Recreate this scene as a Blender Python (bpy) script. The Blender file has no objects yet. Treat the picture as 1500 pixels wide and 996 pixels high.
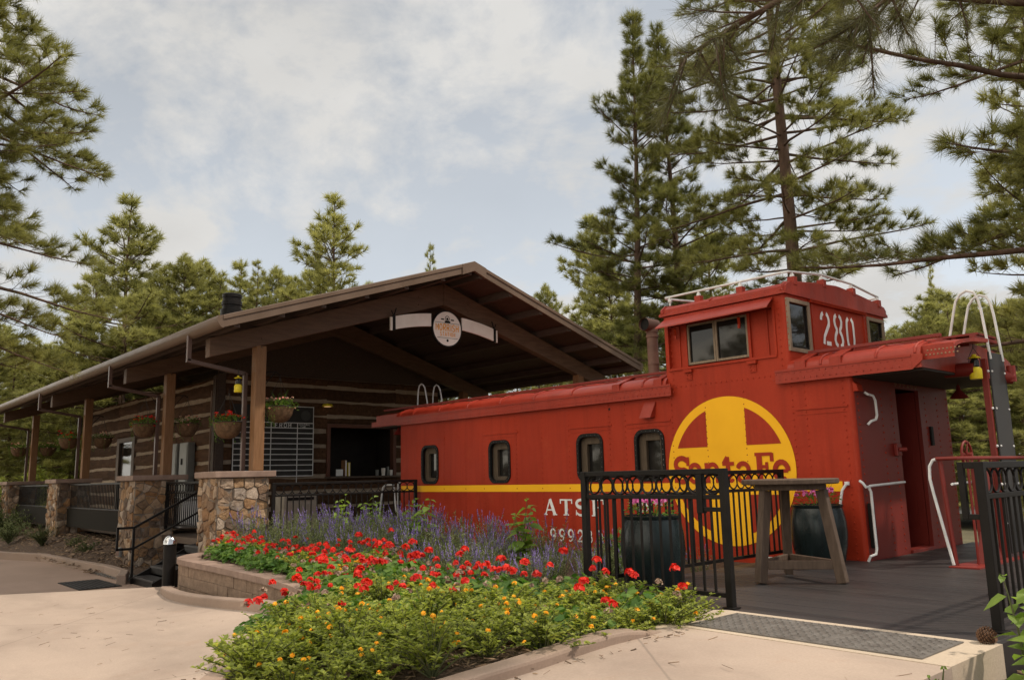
import bpy, bmesh, math, random
import numpy as np
from mathutils import Vector, Matrix
D = bpy.data
SC = bpy.context.scene
COL = SC.collection
PI = math.pi
rnd = random.Random(7)

# ------------------------------------------------------------------ object bookkeeping
def tag(o, label=None, cat=None, group=None, kind=None):
    if label: o['label'] = label
    if cat: o['category'] = cat
    if group: o['group'] = group
    if kind: o['kind'] = kind
    return o

def thing(name, label, cat, loc=(0, 0, 0), rz=0.0, group=None):
    o = D.objects.new(name, None)
    COL.objects.link(o)
    o.empty_display_size = 0.2
    o.location = loc
    o.rotation_euler = (0, 0, rz)
    return tag(o, label, cat, group)

def copy_tree(o, parent=None):
    c = o.copy()
    COL.objects.link(c)
    c.parent = parent
    for ch in list(o.children):
        copy_tree(ch, c)
    return c

class MB:
    """collects vertices and faces of one mesh"""
    def __init__(s):
        s.v = []; s.f = []; s.m = []; s.c = []
        s.mat = 0; s.tint = 0.5
    def add(s, vs, fs):
        b = len(s.v)
        s.v.extend([tuple(p) for p in vs])
        for f in fs:
            s.f.append(tuple(i + b for i in f)); s.m.append(s.mat); s.c.append(s.tint)
    def box(s, x0, x1, y0, y1, z0, z1):
        if x0 > x1: x0, x1 = x1, x0
        if y0 > y1: y0, y1 = y1, y0
        if z0 > z1: z0, z1 = z1, z0
        s.add([(x0,y0,z0),(x1,y0,z0),(x1,y1,z0),(x0,y1,z0),(x0,y0,z1),(x1,y0,z1),(x1,y1,z1),(x0,y1,z1)],
              [(0,3,2,1),(4,5,6,7),(0,1,5,4),(1,2,6,5),(2,3,7,6),(3,0,4,7)])
        return s
    def bar(s, p0, p1, w, h, up=(0, 0, 1)):
        """box beam from p0 to p1, w across, h along up"""
        p0 = Vector(p0); p1 = Vector(p1); d = (p1 - p0).normalized(); up = Vector(up)
        if abs(d.dot(up)) > .99: up = Vector((0, 1, 0))
        a = d.cross(up).normalized() * (w / 2); b = a.cross(d).normalized() * (h / 2)
        vs = [p0-a-b, p0+a-b, p0+a+b, p0-a+b, p1-a-b, p1+a-b, p1+a+b, p1-a+b]
        s.add(vs, [(0,1,2,3),(7,6,5,4),(4,5,1,0),(5,6,2,1),(6,7,3,2),(7,4,0,3)])
        return s
    def prism(s, poly, axis, a, b):
        """poly: 2D points; extruded along axis from a to b"""
        def P(u, v, w):
            return {'x': (w, u, v), 'y': (u, w, v), 'z': (u, v, w)}[axis]
        n = len(poly)
        vs = [P(u, v, a) for u, v in poly] + [P(u, v, b) for u, v in poly]
        fs = [tuple(range(n)), tuple(range(2*n-1, n-1, -1))] + [(i, i+n, (i+1) % n + n, (i+1) % n) for i in range(n)]
        s.add(vs, fs)
        return s
    def tube(s, pts, r, n=8, caps=True, closed=False):
        pts = [Vector(p) for p in pts]; N = len(pts)
        rs = r if isinstance(r, (list, tuple)) else [r] * N
        vs = []; prev = None
        for i, p in enumerate(pts):
            if closed: d = pts[(i+1) % N] - pts[i-1]
            else: d = pts[min(i+1, N-1)] - pts[max(i-1, 0)]
            d = d.normalized() if d.length > 1e-9 else Vector((0,0,1))
            if prev is None:
                ref = Vector((0,0,1)) if abs(d.z) < .9 else Vector((1,0,0))
                a = d.cross(ref).normalized()
            else:
                a = (prev - d * prev.dot(d))
                a = a.normalized() if a.length > 1e-6 else d.orthogonal().normalized()
            prev = a; b = d.cross(a)
            for k in range(n):
                t = 2*PI*k/n
                vs.append(p + (a*math.cos(t) + b*math.sin(t)) * rs[i])
        fs = []
        for i in range(N if closed else N-1):
            j = (i+1) % N
            for k in range(n):
                l = (k+1) % n
                fs.append((i*n+k, i*n+l, j*n+l, j*n+k))
        if caps and not closed:
            fs.append(tuple(range(n-1, -1, -1))); fs.append(tuple((N-1)*n+k for k in range(n)))
        s.add(vs, fs)
        return s
    def lathe(s, prof, o=(0,0,0), n=24, sx=1.0):
        vs = []; N = len(prof)
        for r, z in prof:
            for k in range(n):
                t = 2*PI*k/n
                vs.append((o[0]+r*math.cos(t)*sx, o[1]+r*math.sin(t), o[2]+z))
        fs = []
        for i in range(N-1):
            for k in range(n):
                l = (k+1) % n
                fs.append((i*n+k, i*n+l, (i+1)*n+l, (i+1)*n+k))
        if prof[0][0] > 1e-4: fs.append(tuple(range(n-1, -1, -1)))
        if prof[-1][0] > 1e-4: fs.append(tuple((N-1)*n+k for k in range(n)))
        s.add(vs, fs)
        return s
    def torus(s, c, R, r, axis='y', n=20, m=6):
        c = Vector(c); pts = []
        for k in range(n):
            t = 2*PI*k/n; a, b = R*math.cos(t), R*math.sin(t)
            pts.append(c + Vector({'x': (0,a,b), 'y': (a,0,b), 'z': (a,b,0)}[axis]))
        return s.tube(pts, r, m, closed=True)
    def stud(s, c, nrm, r=.013, h=.009):
        """a low rivet head"""
        c = Vector(c); nrm = Vector(nrm); a = nrm.orthogonal().normalized(); b = nrm.cross(a)
        vs = []
        for rr, hh in ((r, 0), (r*.75, h*.8)):
            for k in range(6):
                t = 2*PI*k/6; vs.append(c + (a*math.cos(t)+b*math.sin(t))*rr + nrm*hh)
        vs.append(c + nrm*h*1.15)
        fs = [(k, (k+1) % 6, 6+(k+1) % 6, 6+k) for k in range(6)] + [(6+k, 6+(k+1) % 6, 12) for k in range(6)]
        s.add(vs, fs)
        return s
    def build(s, name, mats, parent=None, smooth=False, bevel=0.0, loc=None, angle=40):
        me = D.meshes.new(name)
        me.from_pydata(s.v, [], s.f)
        if not isinstance(mats, (list, tuple)): mats = [mats]
        for m in mats: me.materials.append(m)
        if len(mats) > 1:
            me.polygons.foreach_set('material_index', s.m)
        at = me.attributes.new('tint', 'FLOAT', 'FACE')
        at.data.foreach_set('value', s.c)
        bm = bmesh.new(); bm.from_mesh(me)
        bmesh.ops.recalc_face_normals(bm, faces=bm.faces)
        bm.to_mesh(me); bm.free()
        if smooth:
            me.polygons.foreach_set('use_smooth', [True]*len(me.polygons))
            try: me.set_sharp_from_angle(angle=math.radians(angle))
            except Exception: pass
        me.update()
        o = D.objects.new(name, me)
        COL.objects.link(o)
        o.parent = parent
        if loc: o.location = loc
        if bevel > 0:
            b = o.modifiers.new('edge', 'BEVEL'); b.width = bevel; b.segments = 2
            b.limit_method = 'ANGLE'; b.angle_limit = math.radians(40); b.harden_normals = False
        return o

def raw_mesh(name, V, F, mats, parent=None, tint=None, midx=None):
    """big meshes from numpy arrays of triangles or quads"""
    me = D.meshes.new(name)
    V = np.asarray(V, np.float32); F = np.asarray(F, np.int32); k = F.shape[1]
    me.vertices.add(len(V)); me.vertices.foreach_set('co', V.ravel())
    me.loops.add(F.size); me.loops.foreach_set('vertex_index', F.ravel())
    me.polygons.add(len(F)); me.polygons.foreach_set('loop_start', np.arange(0, F.size, k, dtype=np.int32))
    if not isinstance(mats, (list, tuple)): mats = [mats]
    for m in mats: me.materials.append(m)
    if midx is not None: me.polygons.foreach_set('material_index', np.asarray(midx, np.int32))
    if tint is not None:
        at = me.attributes.new('tint', 'FLOAT', 'FACE'); at.data.foreach_set('value', np.asarray(tint, np.float32))
    me.update(calc_edges=True); me.validate()
    o = D.objects.new(name, me); COL.objects.link(o); o.parent = parent
    return o

def plate(name, outer, holes, thick, mat, parent, mapper):
    """flat plate with holes cut in it: 2D curve fill turned into a mesh; mapper(u,v,w) -> xyz"""
    cu = D.curves.new(name + '_outline', 'CURVE'); cu.dimensions = '2D'; cu.fill_mode = 'BOTH'; cu.extrude = thick / 2
    for poly in [outer] + holes:
        sp = cu.splines.new('POLY'); sp.points.add(len(poly) - 1)
        for i, (u, v) in enumerate(poly): sp.points[i].co = (u, v, 0, 1)
        sp.use_cyclic_u = True
    tmp = D.objects.new(name + '_outline', cu); COL.objects.link(tmp)
    dg = bpy.context.evaluated_depsgraph_get()
    me = D.meshes.new_from_object(tmp.evaluated_get(dg))
    D.objects.remove(tmp)
    for v in me.vertices: v.co = mapper(v.co.x, v.co.y, v.co.z)
    bm = bmesh.new(); bm.from_mesh(me)
    bmesh.ops.remove_doubles(bm, verts=bm.verts, dist=1e-5)
    bmesh.ops.recalc_face_normals(bm, faces=bm.faces); bm.to_mesh(me); bm.free()
    me.materials.clear(); me.materials.append(mat)
    me.polygons.foreach_set('use_smooth', [False]*len(me.polygons))
    o = D.objects.new(name, me); COL.objects.link(o); o.parent = parent
    return o

def rrect(x0, x1, z0, z1, r, n=5):
    out = []
    for cx, cz, a0 in ((x1-r, z1-r, 0), (x0+r, z1-r, 90), (x0+r, z0+r, 180), (x1-r, z0+r, 270)):
        for k in range(n+1):
            t = math.radians(a0 + 90*k/n); out.append((cx+r*math.cos(t), cz+r*math.sin(t)))
    return out

# ------------------------------------------------------------------ materials
def new_mat(name):
    m = D.materials.new(name); m.use_nodes = True
    nt = m.node_tree; nt.nodes.clear()
    out = nt.nodes.new('ShaderNodeOutputMaterial')
    p = nt.nodes.new('ShaderNodeBsdfPrincipled')
    nt.links.new(p.outputs[0], out.inputs[0])
    return m, nt, p, out

def N(nt, typ, **kw):
    n = nt.nodes.new(typ)
    for k, v in kw.items():
        if k in n.inputs: n.inputs[k].default_value = v
        else: setattr(n, k, v)
    return n

def noise(nt, scale, detail=6, rough=.55, vec=None, stretch=None):
    tc = N(nt, 'ShaderNodeTexCoord')
    src = tc.outputs['Object']
    if stretch:
        mp = N(nt, 'ShaderNodeMapping'); mp.inputs['Scale'].default_value = stretch
        nt.links.new(src, mp.inputs[0]); src = mp.outputs[0]
    n = N(nt, 'ShaderNodeTexNoise'); n.inputs['Scale'].default_value = scale
    n.inputs['Detail'].default_value = detail; n.inputs['Roughness'].default_value = rough
    nt.links.new(src, n.inputs['Vector'])
    return n

def ramp(nt, src, stops):
    r = N(nt, 'ShaderNodeValToRGB')
    el = r.color_ramp.elements
    while len(el) < len(stops): el.new(.5)
    for e, (p, c) in zip(el, stops):
        e.position = p; e.color = (c[0], c[1], c[2], 1) if not isinstance(c, (int, float)) else (c, c, c, 1)
    nt.links.new(src, r.inputs[0])
    return r

def mixc(nt, fac, a, b, mode='MIX'):
    m = N(nt, 'ShaderNodeMix'); m.data_type = 'RGBA'; m.blend_type = mode
    for idx, val in ((0, fac), (6, a), (7, b)):
        if hasattr(val, 'is_linked') or hasattr(val, 'node'): nt.links.new(val, m.inputs[idx])
        elif idx == 0: m.inputs[0].default_value = val
        else: m.inputs[idx].default_value = (val[0], val[1], val[2], 1)
    return m.outputs[2]

def bump(nt, p, src, strength=.3, dist=.01):
    b = N(nt, 'ShaderNodeBump'); b.inputs['Strength'].default_value = strength; b.inputs['Distance'].default_value = dist
    nt.links.new(src, b.inputs['Height']); nt.links.new(b.outputs[0], p.inputs['Normal'])
    return b

def tint_out(nt):
    a = N(nt, 'ShaderNodeAttribute'); a.attribute_name = 'tint'
    return a.outputs['Fac']

def surf(name, dark, light, scale=3.0, rough=.6, bump_s=.15, bump_scale=40, bump_d=.004, metal=0.0, stretch=None, spec=.25, rough_var=.12):
    """worn painted / plain surface: two close colours by noise, fine bump, uneven gloss"""
    m, nt, p, out = new_mat(name)
    n = noise(nt, scale, 8, .6, stretch=stretch)
    r = ramp(nt, n.outputs[0], [(.3, dark), (.72, light)])
    nt.links.new(r.outputs[0], p.inputs['Base Color'])
    n2 = noise(nt, bump_scale, 5, .6, stretch=stretch)
    rr = N(nt, 'ShaderNodeMapRange'); rr.inputs[3].default_value = max(.03, rough - rough_var); rr.inputs[4].default_value = min(1, rough + rough_var)
    nt.links.new(n.outputs[0], rr.inputs[0]); nt.links.new(rr.outputs[0], p.inputs['Roughness'])
    p.inputs['Metallic'].default_value = metal
    p.inputs['Specular IOR Level'].default_value = spec
    if bump_s: bump(nt, p, n2.outputs[0], bump_s, bump_d)
    return m

def leafmat(name, dark, light, trans=.35, rough=.55, scale=1.2):
    m, nt, p, out = new_mat(name)
    t = tint_out(nt)
    oi = N(nt, 'ShaderNodeObjectInfo')
    mul = N(nt, 'ShaderNodeMath', operation='MULTIPLY_ADD')
    nt.links.new(oi.outputs['Random'], mul.inputs[0]); mul.inputs[1].default_value = .35
    nt.links.new(t, mul.inputs[2])
    sub = N(nt, 'ShaderNodeMath', operation='SUBTRACT'); nt.links.new(mul.outputs[0], sub.inputs[0]); sub.inputs[1].default_value = .17
    r = ramp(nt, sub.outputs[0], [(.0, dark), (1.0, light)])
    nt.links.new(r.outputs[0], p.inputs['Base Color'])
    p.inputs['Roughness'].default_value = rough
    p.inputs['Specular IOR Level'].default_value = .3
    tr = N(nt, 'ShaderNodeBsdfTranslucent')
    hs = N(nt, 'ShaderNodeHueSaturation'); hs.inputs['Value'].default_value = 1.5; hs.inputs['Saturation'].default_value = 1.1
    nt.links.new(r.outputs[0], hs.inputs['Color']); nt.links.new(hs.outputs[0], tr.inputs['Color'])
    mx = N(nt, 'ShaderNodeMixShader'); mx.inputs[0].default_value = trans
    nt.links.new(p.outputs[0], mx.inputs[1]); nt.links.new(tr.outputs[0], mx.inputs[2])
    nt.links.new(mx.outputs[0], out.inputs[0])
    return m

M = {}
def mat_red(name, a, b, rough, spec):
    m, nt, p, out = new_mat(name)
    n = noise(nt, .8, 8, .6); r = ramp(nt, n.outputs[0], [(.3, a), (.72, b)])
    n1 = noise(nt, 5, 7, .65, stretch=(1.6, 1.6, .12)); r1 = ramp(nt, n1.outputs[0], [(.46, 0), (.74, .5)])
    c = mixc(nt, r1.outputs[0], r.outputs[0], tuple(q*.62 for q in a))
    n2 = noise(nt, 2.3, 8, .7); r2 = ramp(nt, n2.outputs[0], [(.58, 0), (.72, .35)])
    c = mixc(nt, r2.outputs[0], c, (b[0]*1.05, b[1]*2.0, b[2]*2.2))
    n3 = noise(nt, 34, 6, .7); r3 = ramp(nt, n3.outputs[0], [(.3, .88), (.7, 1.05)])
    c = mixc(nt, 1.0, c, r3.outputs[0], 'MULTIPLY')
    nt.links.new(c, p.inputs['Base Color'])
    rr = N(nt, 'ShaderNodeMapRange'); rr.inputs[3].default_value = rough-.1; rr.inputs[4].default_value = rough+.14
    nt.links.new(n2.outputs[0], rr.inputs[0]); nt.links.new(rr.outputs[0], p.inputs['Roughness'])
    p.inputs['Specular IOR Level'].default_value = spec
    n4 = noise(nt, 2.6, 3, .5); b1 = bump(nt, p, n4.outputs[0], .35, .03)
    n5 = noise(nt, 26, 5, .6); b2 = N(nt, 'ShaderNodeBump'); b2.inputs['Strength'].default_value = .18; b2.inputs['Distance'].default_value = .006
    nt.links.new(n5.outputs[0], b2.inputs['Height']); nt.links.new(b1.outputs[0], b2.inputs['Normal']); nt.links.new(b2.outputs[0], p.inputs['Normal'])
    return m
M['red'] = mat_red('red_paint', (.31,.026,.009), (.40,.038,.0135), .5, .18)
M['red_dark'] = surf('red_paint_shaded', (.15,.014,.009), (.2,.02,.013), 1.5, .5, .15, 30, .004, spec=.35)  # darkened copy of the red paint; the end wall's shade is in it
M['red_roof'] = mat_red('red_paint_roof', (.27,.023,.010), (.35,.036,.017), .38, .32)
M['yellow'] = surf('yellow_paint', (.82,.40,.01), (.92,.47,.014), 1.2, .5, .08, 20, .004, spec=.2)
M['white_paint'] = surf('white_paint', (.66,.65,.63), (.8,.79,.77), 6, .5, .1, 60, .002)
M['pipe'] = surf('white_pipe_paint', (.55,.54,.53), (.76,.75,.74), 8, .45, .2, 70, .002)
M['ghost'] = surf('faded_number_paint', (.25,.14,.08), (.34,.2,.12), 8, .6, .1, 60, .002)
M['rubber'] = surf('black_rubber', (.008,.007,.0065), (.015,.013,.012), 5, .6, .2, 50, .003, spec=.15)
M['black'] = surf('black_iron', (.006,.005,.0045), (.013,.0105,.0095), 6, .5, .2, 60, .002, spec=.16)
M['black_panel'] = surf('black_sheet_steel', (.03,.028,.028), (.048,.045,.044), 3, .5, .1, 40, .003)
M['stack'] = surf('rusty_stack_iron', (.11,.06,.045), (.19,.105,.08), 5, .65, .3, 60, .004)
M['frame_tan'] = surf('weathered_wood_frame', (.17,.125,.085), (.28,.21,.15), 6, .65, .3, 60, .004, stretch=(8,8,1))
M['sash_wood'] = surf('shaded_sash_wood', (.06,.042,.027), (.115,.082,.055), 6, .65, .3, 60, .004, stretch=(8,8,1))  # darkened tan frame wood; shade inside the window is put into it
M['rail_wood'] = surf('dark_stained_wood', (.075,.05,.036), (.14,.1,.075), 4, .6, .45, 40, .004, stretch=(1,9,9))
M['table_wood'] = surf('weathered_table_wood', (.06,.038,.026), (.12,.082,.06), 5, .6, .5, 40, .004, stretch=(6,6,1))
M['fascia'] = surf('brown_roof_metal', (.11,.072,.048), (.155,.105,.075), 2, .42, .08, 20, .004)
M['roof_metal'] = surf('brown_roof_sheet', (.1,.062,.05), (.15,.095,.078), 2, .38, .08, 20, .004)
M['soffit'] = surf('dark_brown_boards', (.055,.037,.029), (.09,.062,.048), 3, .7, .4, 30, .005, stretch=(1,10,10))
M['beam'] = surf('brown_timber', (.085,.05,.032), (.14,.085,.056), 3, .6, .35, 30, .004, stretch=(6,1,6))
M['post_wood'] = surf('tan_timber', (.17,.085,.038), (.25,.13,.062), 4, .55, .4, 30, .004, stretch=(8,8,1))
M['downspout'] = surf('brown_downspout', (.085,.05,.04), (.12,.075,.06), 3, .4, .05, 20, .003)
M['cap'] = surf('sandstone_cap', (.2,.135,.105), (.32,.225,.18), 4, .8, .5, 30, .008)
M['grey_metal'] = surf('grey_cabinet', (.16,.16,.15), (.21,.21,.2), 3, .45, .05, 30, .002)
M['coco'] = surf('coco_fibre', (.09,.05,.027), (.2,.12,.065), 14, .9, 1.0, 60, .02)
M['wire'] = surf('dark_wire', (.02,.018,.016), (.03,.027,.025), 5, .5, .1, 40, .002)
M['lantern_yellow'] = surf('yellow_lantern', (.62,.48,.015), (.75,.6,.03), 6, .4, .1, 40, .002)
M['cream'] = surf('cream_board', (.72,.66,.6), (.84,.79,.73), 3, .6, .1, 40, .002)
M['beige'] = surf('beige_cabinet', (.26,.22,.18), (.34,.3,.25), 3, .55, .1, 30, .003)
M['board_black'] = surf('black_board', (.025,.022,.02), (.04,.036,.033), 4, .6, .1, 40, .002)
M['board_line'] = surf('board_lines', (.55,.53,.51), (.7,.68,.66), 4, .6, .1, 40, .002)
M['orange'] = surf('orange_letters', (.75,.3,.01), (.82,.36,.015), 4, .5, .05, 40, .002)
M['chrome'] = surf('polished_metal', (.45,.45,.46), (.6,.6,.62), 3, .15, .05, 40, .001, metal=1.0, rough_var=.05)
M['wheel_red'] = M['red_dark']
M['tan_brick'] = surf('split_face_block', (.19,.128,.09), (.33,.23,.165), 9, .9, 1.0, 45, .02)
M['cone_brown'] = surf('pine_cone_brown', (.08,.04,.022), (.17,.09,.05), 20, .8, .4, 60, .004)
M['bark'] = surf('pine_bark', (.055,.036,.026), (.14,.085,.06), 5, .9, 1.0, 16, .03, stretch=(1,1,.35))
M['twig'] = surf('flower_stem', (.06,.075,.03), (.12,.12,.055), 8, .8, .2, 40, .002)
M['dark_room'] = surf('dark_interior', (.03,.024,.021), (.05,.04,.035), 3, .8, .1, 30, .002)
M['glaze'] = None

def mat_glass():
    m, nt, p, out = new_mat('window_glass')
    n = noise(nt, 3, 3)
    r = ramp(nt, n.outputs[0], [(.3, (.012,.011,.01)), (.7, (.02,.018,.016))])
    nt.links.new(r.outputs[0], p.inputs['Base Color'])
    p.inputs['Roughness'].default_value = .04; p.inputs['IOR'].default_value = 1.45; p.inputs['Specular IOR Level'].default_value = .36
    bump(nt, p, n.outputs[0], .06, .01)
    return m
M['glass'] = mat_glass()

def mat_glaze():
    m, nt, p, out = new_mat('teal_glazed_ceramic')
    n = noise(nt, 7, 6, .6, stretch=(1,1,.25))
    r = ramp(nt, n.outputs[0], [(.3, (.004,.006,.006)), (.6, (.008,.015,.016)), (.8, (.035,.055,.055))])
    nt.links.new(r.outputs[0], p.inputs['Base Color'])
    p.inputs['Roughness'].default_value = .27; p.inputs['Specular IOR Level'].default_value = .35
    n2 = noise(nt, 22, 4, .6, stretch=(1,1,.3)); bump(nt, p, n2.outputs[0], .25, .01)
    return m
M['glaze'] = mat_glaze()

def mat_stone():
    m, nt, p, out = new_mat('fieldstone')
    t = tint_out(nt)
    r = ramp(nt, t, [(0, (.12,.085,.065)), (.2, (.2,.145,.105)), (.4, (.3,.165,.075)), (.6, (.34,.22,.12)), (.8, (.44,.34,.25)), (.93, (.5,.43,.36)), (1, (.17,.15,.14))])
    n = noise(nt, 9, 8, .65)
    r2 = ramp(nt, n.outputs[0], [(.25, (.5,.44,.4)), (.75, (1.15,1.1,1.05))])
    c = mixc(nt, 1.0, r.outputs[0], r2.outputs[0], 'MULTIPLY')
    n3 = noise(nt, 3.3, 6, .6)
    r3 = ramp(nt, n3.outputs[0], [(.5, 0), (.68, 1)])
    c2 = mixc(nt, r3.outputs[0], c, (.32,.19,.09))
    mm = mixc(nt, .35, c, c2)
    nt.links.new(mm, p.inputs['Base Color']); p.inputs['Roughness'].default_value = .85
    n2 = noise(nt, 28, 8, .65); bump(nt, p, n2.outputs[0], .9, .02)
    return m
M['stone'] = mat_stone()
M['mortar'] = surf('mortar', (.16,.13,.105), (.24,.2,.165), 12, .95, .8, 50, .01)

def mat_log():
    m, nt, p, out = new_mat('hewn_log')
    n = noise(nt, 2.2, 8, .65, stretch=(1,6,6))
    r = ramp(nt, n.outputs[0], [(.25, (.042,.021,.011)), (.55, (.085,.043,.023)), (.8, (.13,.07,.038))])
    n7 = noise(nt, 5, 4, .6); r7 = ramp(nt, n7.outputs[0], [(.62, 0), (.72, .8)])
    c = mixc(nt, r7.outputs[0], r.outputs[0], (.022,.012,.007))
    t = tint_out(nt); rt = ramp(nt, t, [(0, .72), (1, 1.25)]); c = mixc(nt, 1.0, c, rt.outputs[0], 'MULTIPLY')
    nt.links.new(c, p.inputs['Base Color']); p.inputs['Roughness'].default_value = .8; p.inputs['Specular IOR Level'].default_value = .12
    n2 = noise(nt, 9, 8, .65, stretch=(1,5,5)); bump(nt, p, n2.outputs[0], .8, .02)
    return m
M['log'] = mat_log()
M['chink'] = surf('chinking', (.27,.205,.15), (.4,.31,.23), 6, .9, .4, 30, .006)

def mat_concrete(name, base, stain, rust=(.33,.2,.13), joints=False):
    m, nt, p, out = new_mat(name)
    n = noise(nt, .55, 9, .6)
    n1 = noise(nt, .9, 7, .6, stretch=(.35, 1.4, 1))
    n2 = noise(nt, 60, 4, .7)
    r = ramp(nt, n.outputs[0], [(.3, stain), (.5, base), (.75, tuple(min(1, c*1.14) for c in base))])
    r1 = ramp(nt, n1.outputs[0], [(.42, 0.0), (.72, .55)])
    c = mixc(nt, r1.outputs[0], r.outputs[0], tuple(c*.8 for c in base))
    n4 = noise(nt, 1.7, 6, .7); r4 = ramp(nt, n4.outputs[0], [(.58, 0.0), (.75, .4)])
    c = mixc(nt, r4.outputs[0], c, rust)
    r2 = ramp(nt, n2.outputs[0], [(.3, .86), (.7, 1.06)])
    c = mixc(nt, 1.0, c, r2.outputs[0], 'MULTIPLY')
    nt.links.new(c, p.inputs['Base Color']); p.inputs['Roughness'].default_value = .85
    # saw-cut control joints and a few darker tracks
    tc = N(nt, 'ShaderNodeTexCoord'); mp = N(nt, 'ShaderNodeMapping'); mp.inputs['Rotation'].default_value = (0, 0, math.radians(41.3)); mp.inputs['Location'].default_value = (.4, .25, 0)
    nt.links.new(tc.outputs['Object'], mp.inputs[0]); sp = N(nt, 'ShaderNodeSeparateXYZ'); nt.links.new(mp.outputs[0], sp.inputs[0])
    wob = noise(nt, 6, 3)
    fac = None
    for k, per in ((0, 3.6), (1, 3.1)):
        ad = N(nt, 'ShaderNodeMath', operation='MULTIPLY_ADD'); nt.links.new(wob.outputs[0], ad.inputs[0]); ad.inputs[1].default_value = .012; nt.links.new(sp.outputs[k], ad.inputs[2])
        pp = N(nt, 'ShaderNodeMath', operation='PINGPONG'); nt.links.new(ad.outputs[0], pp.inputs[0]); pp.inputs[1].default_value = per/2
        mr = N(nt, 'ShaderNodeMapRange'); mr.inputs[1].default_value = .004; mr.inputs[2].default_value = .011; mr.inputs[3].default_value = .5; mr.inputs[4].default_value = 0
        nt.links.new(pp.outputs[0], mr.inputs[0])
        if fac is None: fac = mr.outputs[0]
        else:
            mm = N(nt, 'ShaderNodeMath', operation='MAXIMUM'); nt.links.new(fac, mm.inputs[0]); nt.links.new(mr.outputs[0], mm.inputs[1]); fac = mm.outputs[0]
    if joints:
        c = mixc(nt, fac, c, tuple(q*.35 for q in base))
        n6 = noise(nt, .45, 8, .68, stretch=(1, 2.2, 1)); r6 = ramp(nt, n6.outputs[0], [(.5, 0), (.62, .38)])
        c = mixc(nt, r6.outputs[0], c, tuple(q*.62 for q in base)); nt.links.new(c, p.inputs['Base Color'])
    n3 = noise(nt, 35, 6, .7, stretch=(1, .25, 1)); bump(nt, p, n3.outputs[0], .35, .006)
    return m
M['concrete'] = mat_concrete('tan_concrete', (.39,.30,.24), (.27,.2,.158), joints=True)
M['concrete_border'] = mat_concrete('pale_concrete', (.46,.37,.28), (.36,.28,.2))
M['plaza'] = mat_concrete('brown_concrete', (.33,.225,.17), (.22,.15,.112))
M['curb'] = mat_concrete('curb_concrete', (.3,.215,.165), (.2,.145,.112))

def mat_soil(name, cols, scale=14):
    m, nt, p, out = new_mat(name)
    n = noise(nt, scale, 8, .7); r = ramp(nt, n.outputs[0], [(.25, cols[0]), (.5, cols[1]), (.78, cols[2])])
    nt.links.new(r.outputs[0], p.inputs['Base Color']); p.inputs['Roughness'].default_value = .95
    bump(nt, p, n.outputs[0], 1.0, .05)
    return m
M['mulch'] = mat_soil('bark_mulch', [(.03,.018,.011), (.09,.052,.03), (.2,.125,.075)], 22)
M['forest_floor'] = mat_soil('forest_floor', [(.05,.04,.02), (.1,.085,.04), (.17,.14,.07)], .8)
M['gravel'] = mat_soil('grey_gravel', [(.1,.09,.08), (.22,.2,.18), (.36,.33,.3)], 30)
M['chip'] = None
def mat_tinted(name, stops, rough=.8, b=.4, bs=40):
    m, nt, p, out = new_mat(name)
    r = ramp(nt, tint_out(nt), stops); n = noise(nt, 12, 6)
    r2 = ramp(nt, n.outputs[0], [(.3, .75), (.7, 1.15)])
    c = mixc(nt, 1.0, r.outputs[0], r2.outputs[0], 'MULTIPLY')
    nt.links.new(c, p.inputs['Base Color']); p.inputs['Roughness'].default_value = rough
    n2 = noise(nt, bs, 6); bump(nt, p, n2.outputs[0], b, .006)
    return m
M['chip'] = mat_tinted('bark_chips', [(0, (.06,.035,.02)), (.5, (.17,.1,.055)), (1, (.3,.2,.12))])
def mat_deck():
    m, nt, p, out = new_mat('dark_deck_boards')
    t = tint_out(nt)
    r = ramp(nt, t, [(0, (.019,.015,.015)), (1, (.036,.03,.029))])
    n = noise(nt, 3, 8, .65, stretch=(.5, 9, 1)); r2 = ramp(nt, n.outputs[0], [(.3, .7), (.75, 1.3)])
    c = mixc(nt, 1.0, r.outputs[0], r2.outputs[0], 'MULTIPLY')
    n4 = noise(nt, 1.1, 5); r4 = ramp(nt, n4.outputs[0], [(.55, 0), (.8, .5)])
    c = mixc(nt, r4.outputs[0], c, (.07,.056,.05))
    nt.links.new(c, p.inputs['Base Color']); p.inputs['Roughness'].default_value = .46
    w = N(nt, 'ShaderNodeTexWave'); w.wave_type = 'BANDS'; w.bands_direction = 'Y'; w.inputs['Scale'].default_value = 22; w.inputs['Distortion'].default_value = .4
    tc = N(nt, 'ShaderNodeTexCoord'); nt.links.new(tc.outputs['Object'], w.inputs['Vector'])
    bump(nt, p, w.outputs[0], .6, .006)
    return m
M['deck'] = mat_deck()
M['grate'] = surf('weathered_tactile_plate', (.085,.074,.066), (.17,.155,.142), 7, .55, .3, 50, .003, metal=0.0)
M['needle_near'] = leafmat('pine_needles_backlit', (.06,.062,.024), (.16,.15,.06), .36)  # darkened needles; the bough's backlit shade is put into the colour
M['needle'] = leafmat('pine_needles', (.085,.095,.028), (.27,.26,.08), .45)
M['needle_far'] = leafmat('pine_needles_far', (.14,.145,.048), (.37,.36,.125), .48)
M['leaf_lantana'] = leafmat('lantana_leaf', (.13,.165,.03), (.38,.42,.09), .48)
M['leaf_geranium'] = leafmat('geranium_leaf', (.05,.12,.02), (.16,.26,.05), .38)
M['leaf_salvia'] = leafmat('salvia_leaf', (.1,.13,.05), (.26,.29,.14), .38)
M['leaf_big'] = leafmat('broad_leaf', (.1,.17,.03), (.26,.36,.07), .45)
M['leaf_dark'] = leafmat('shrub_leaf', (.04,.055,.018), (.12,.14,.05), .3)
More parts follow.
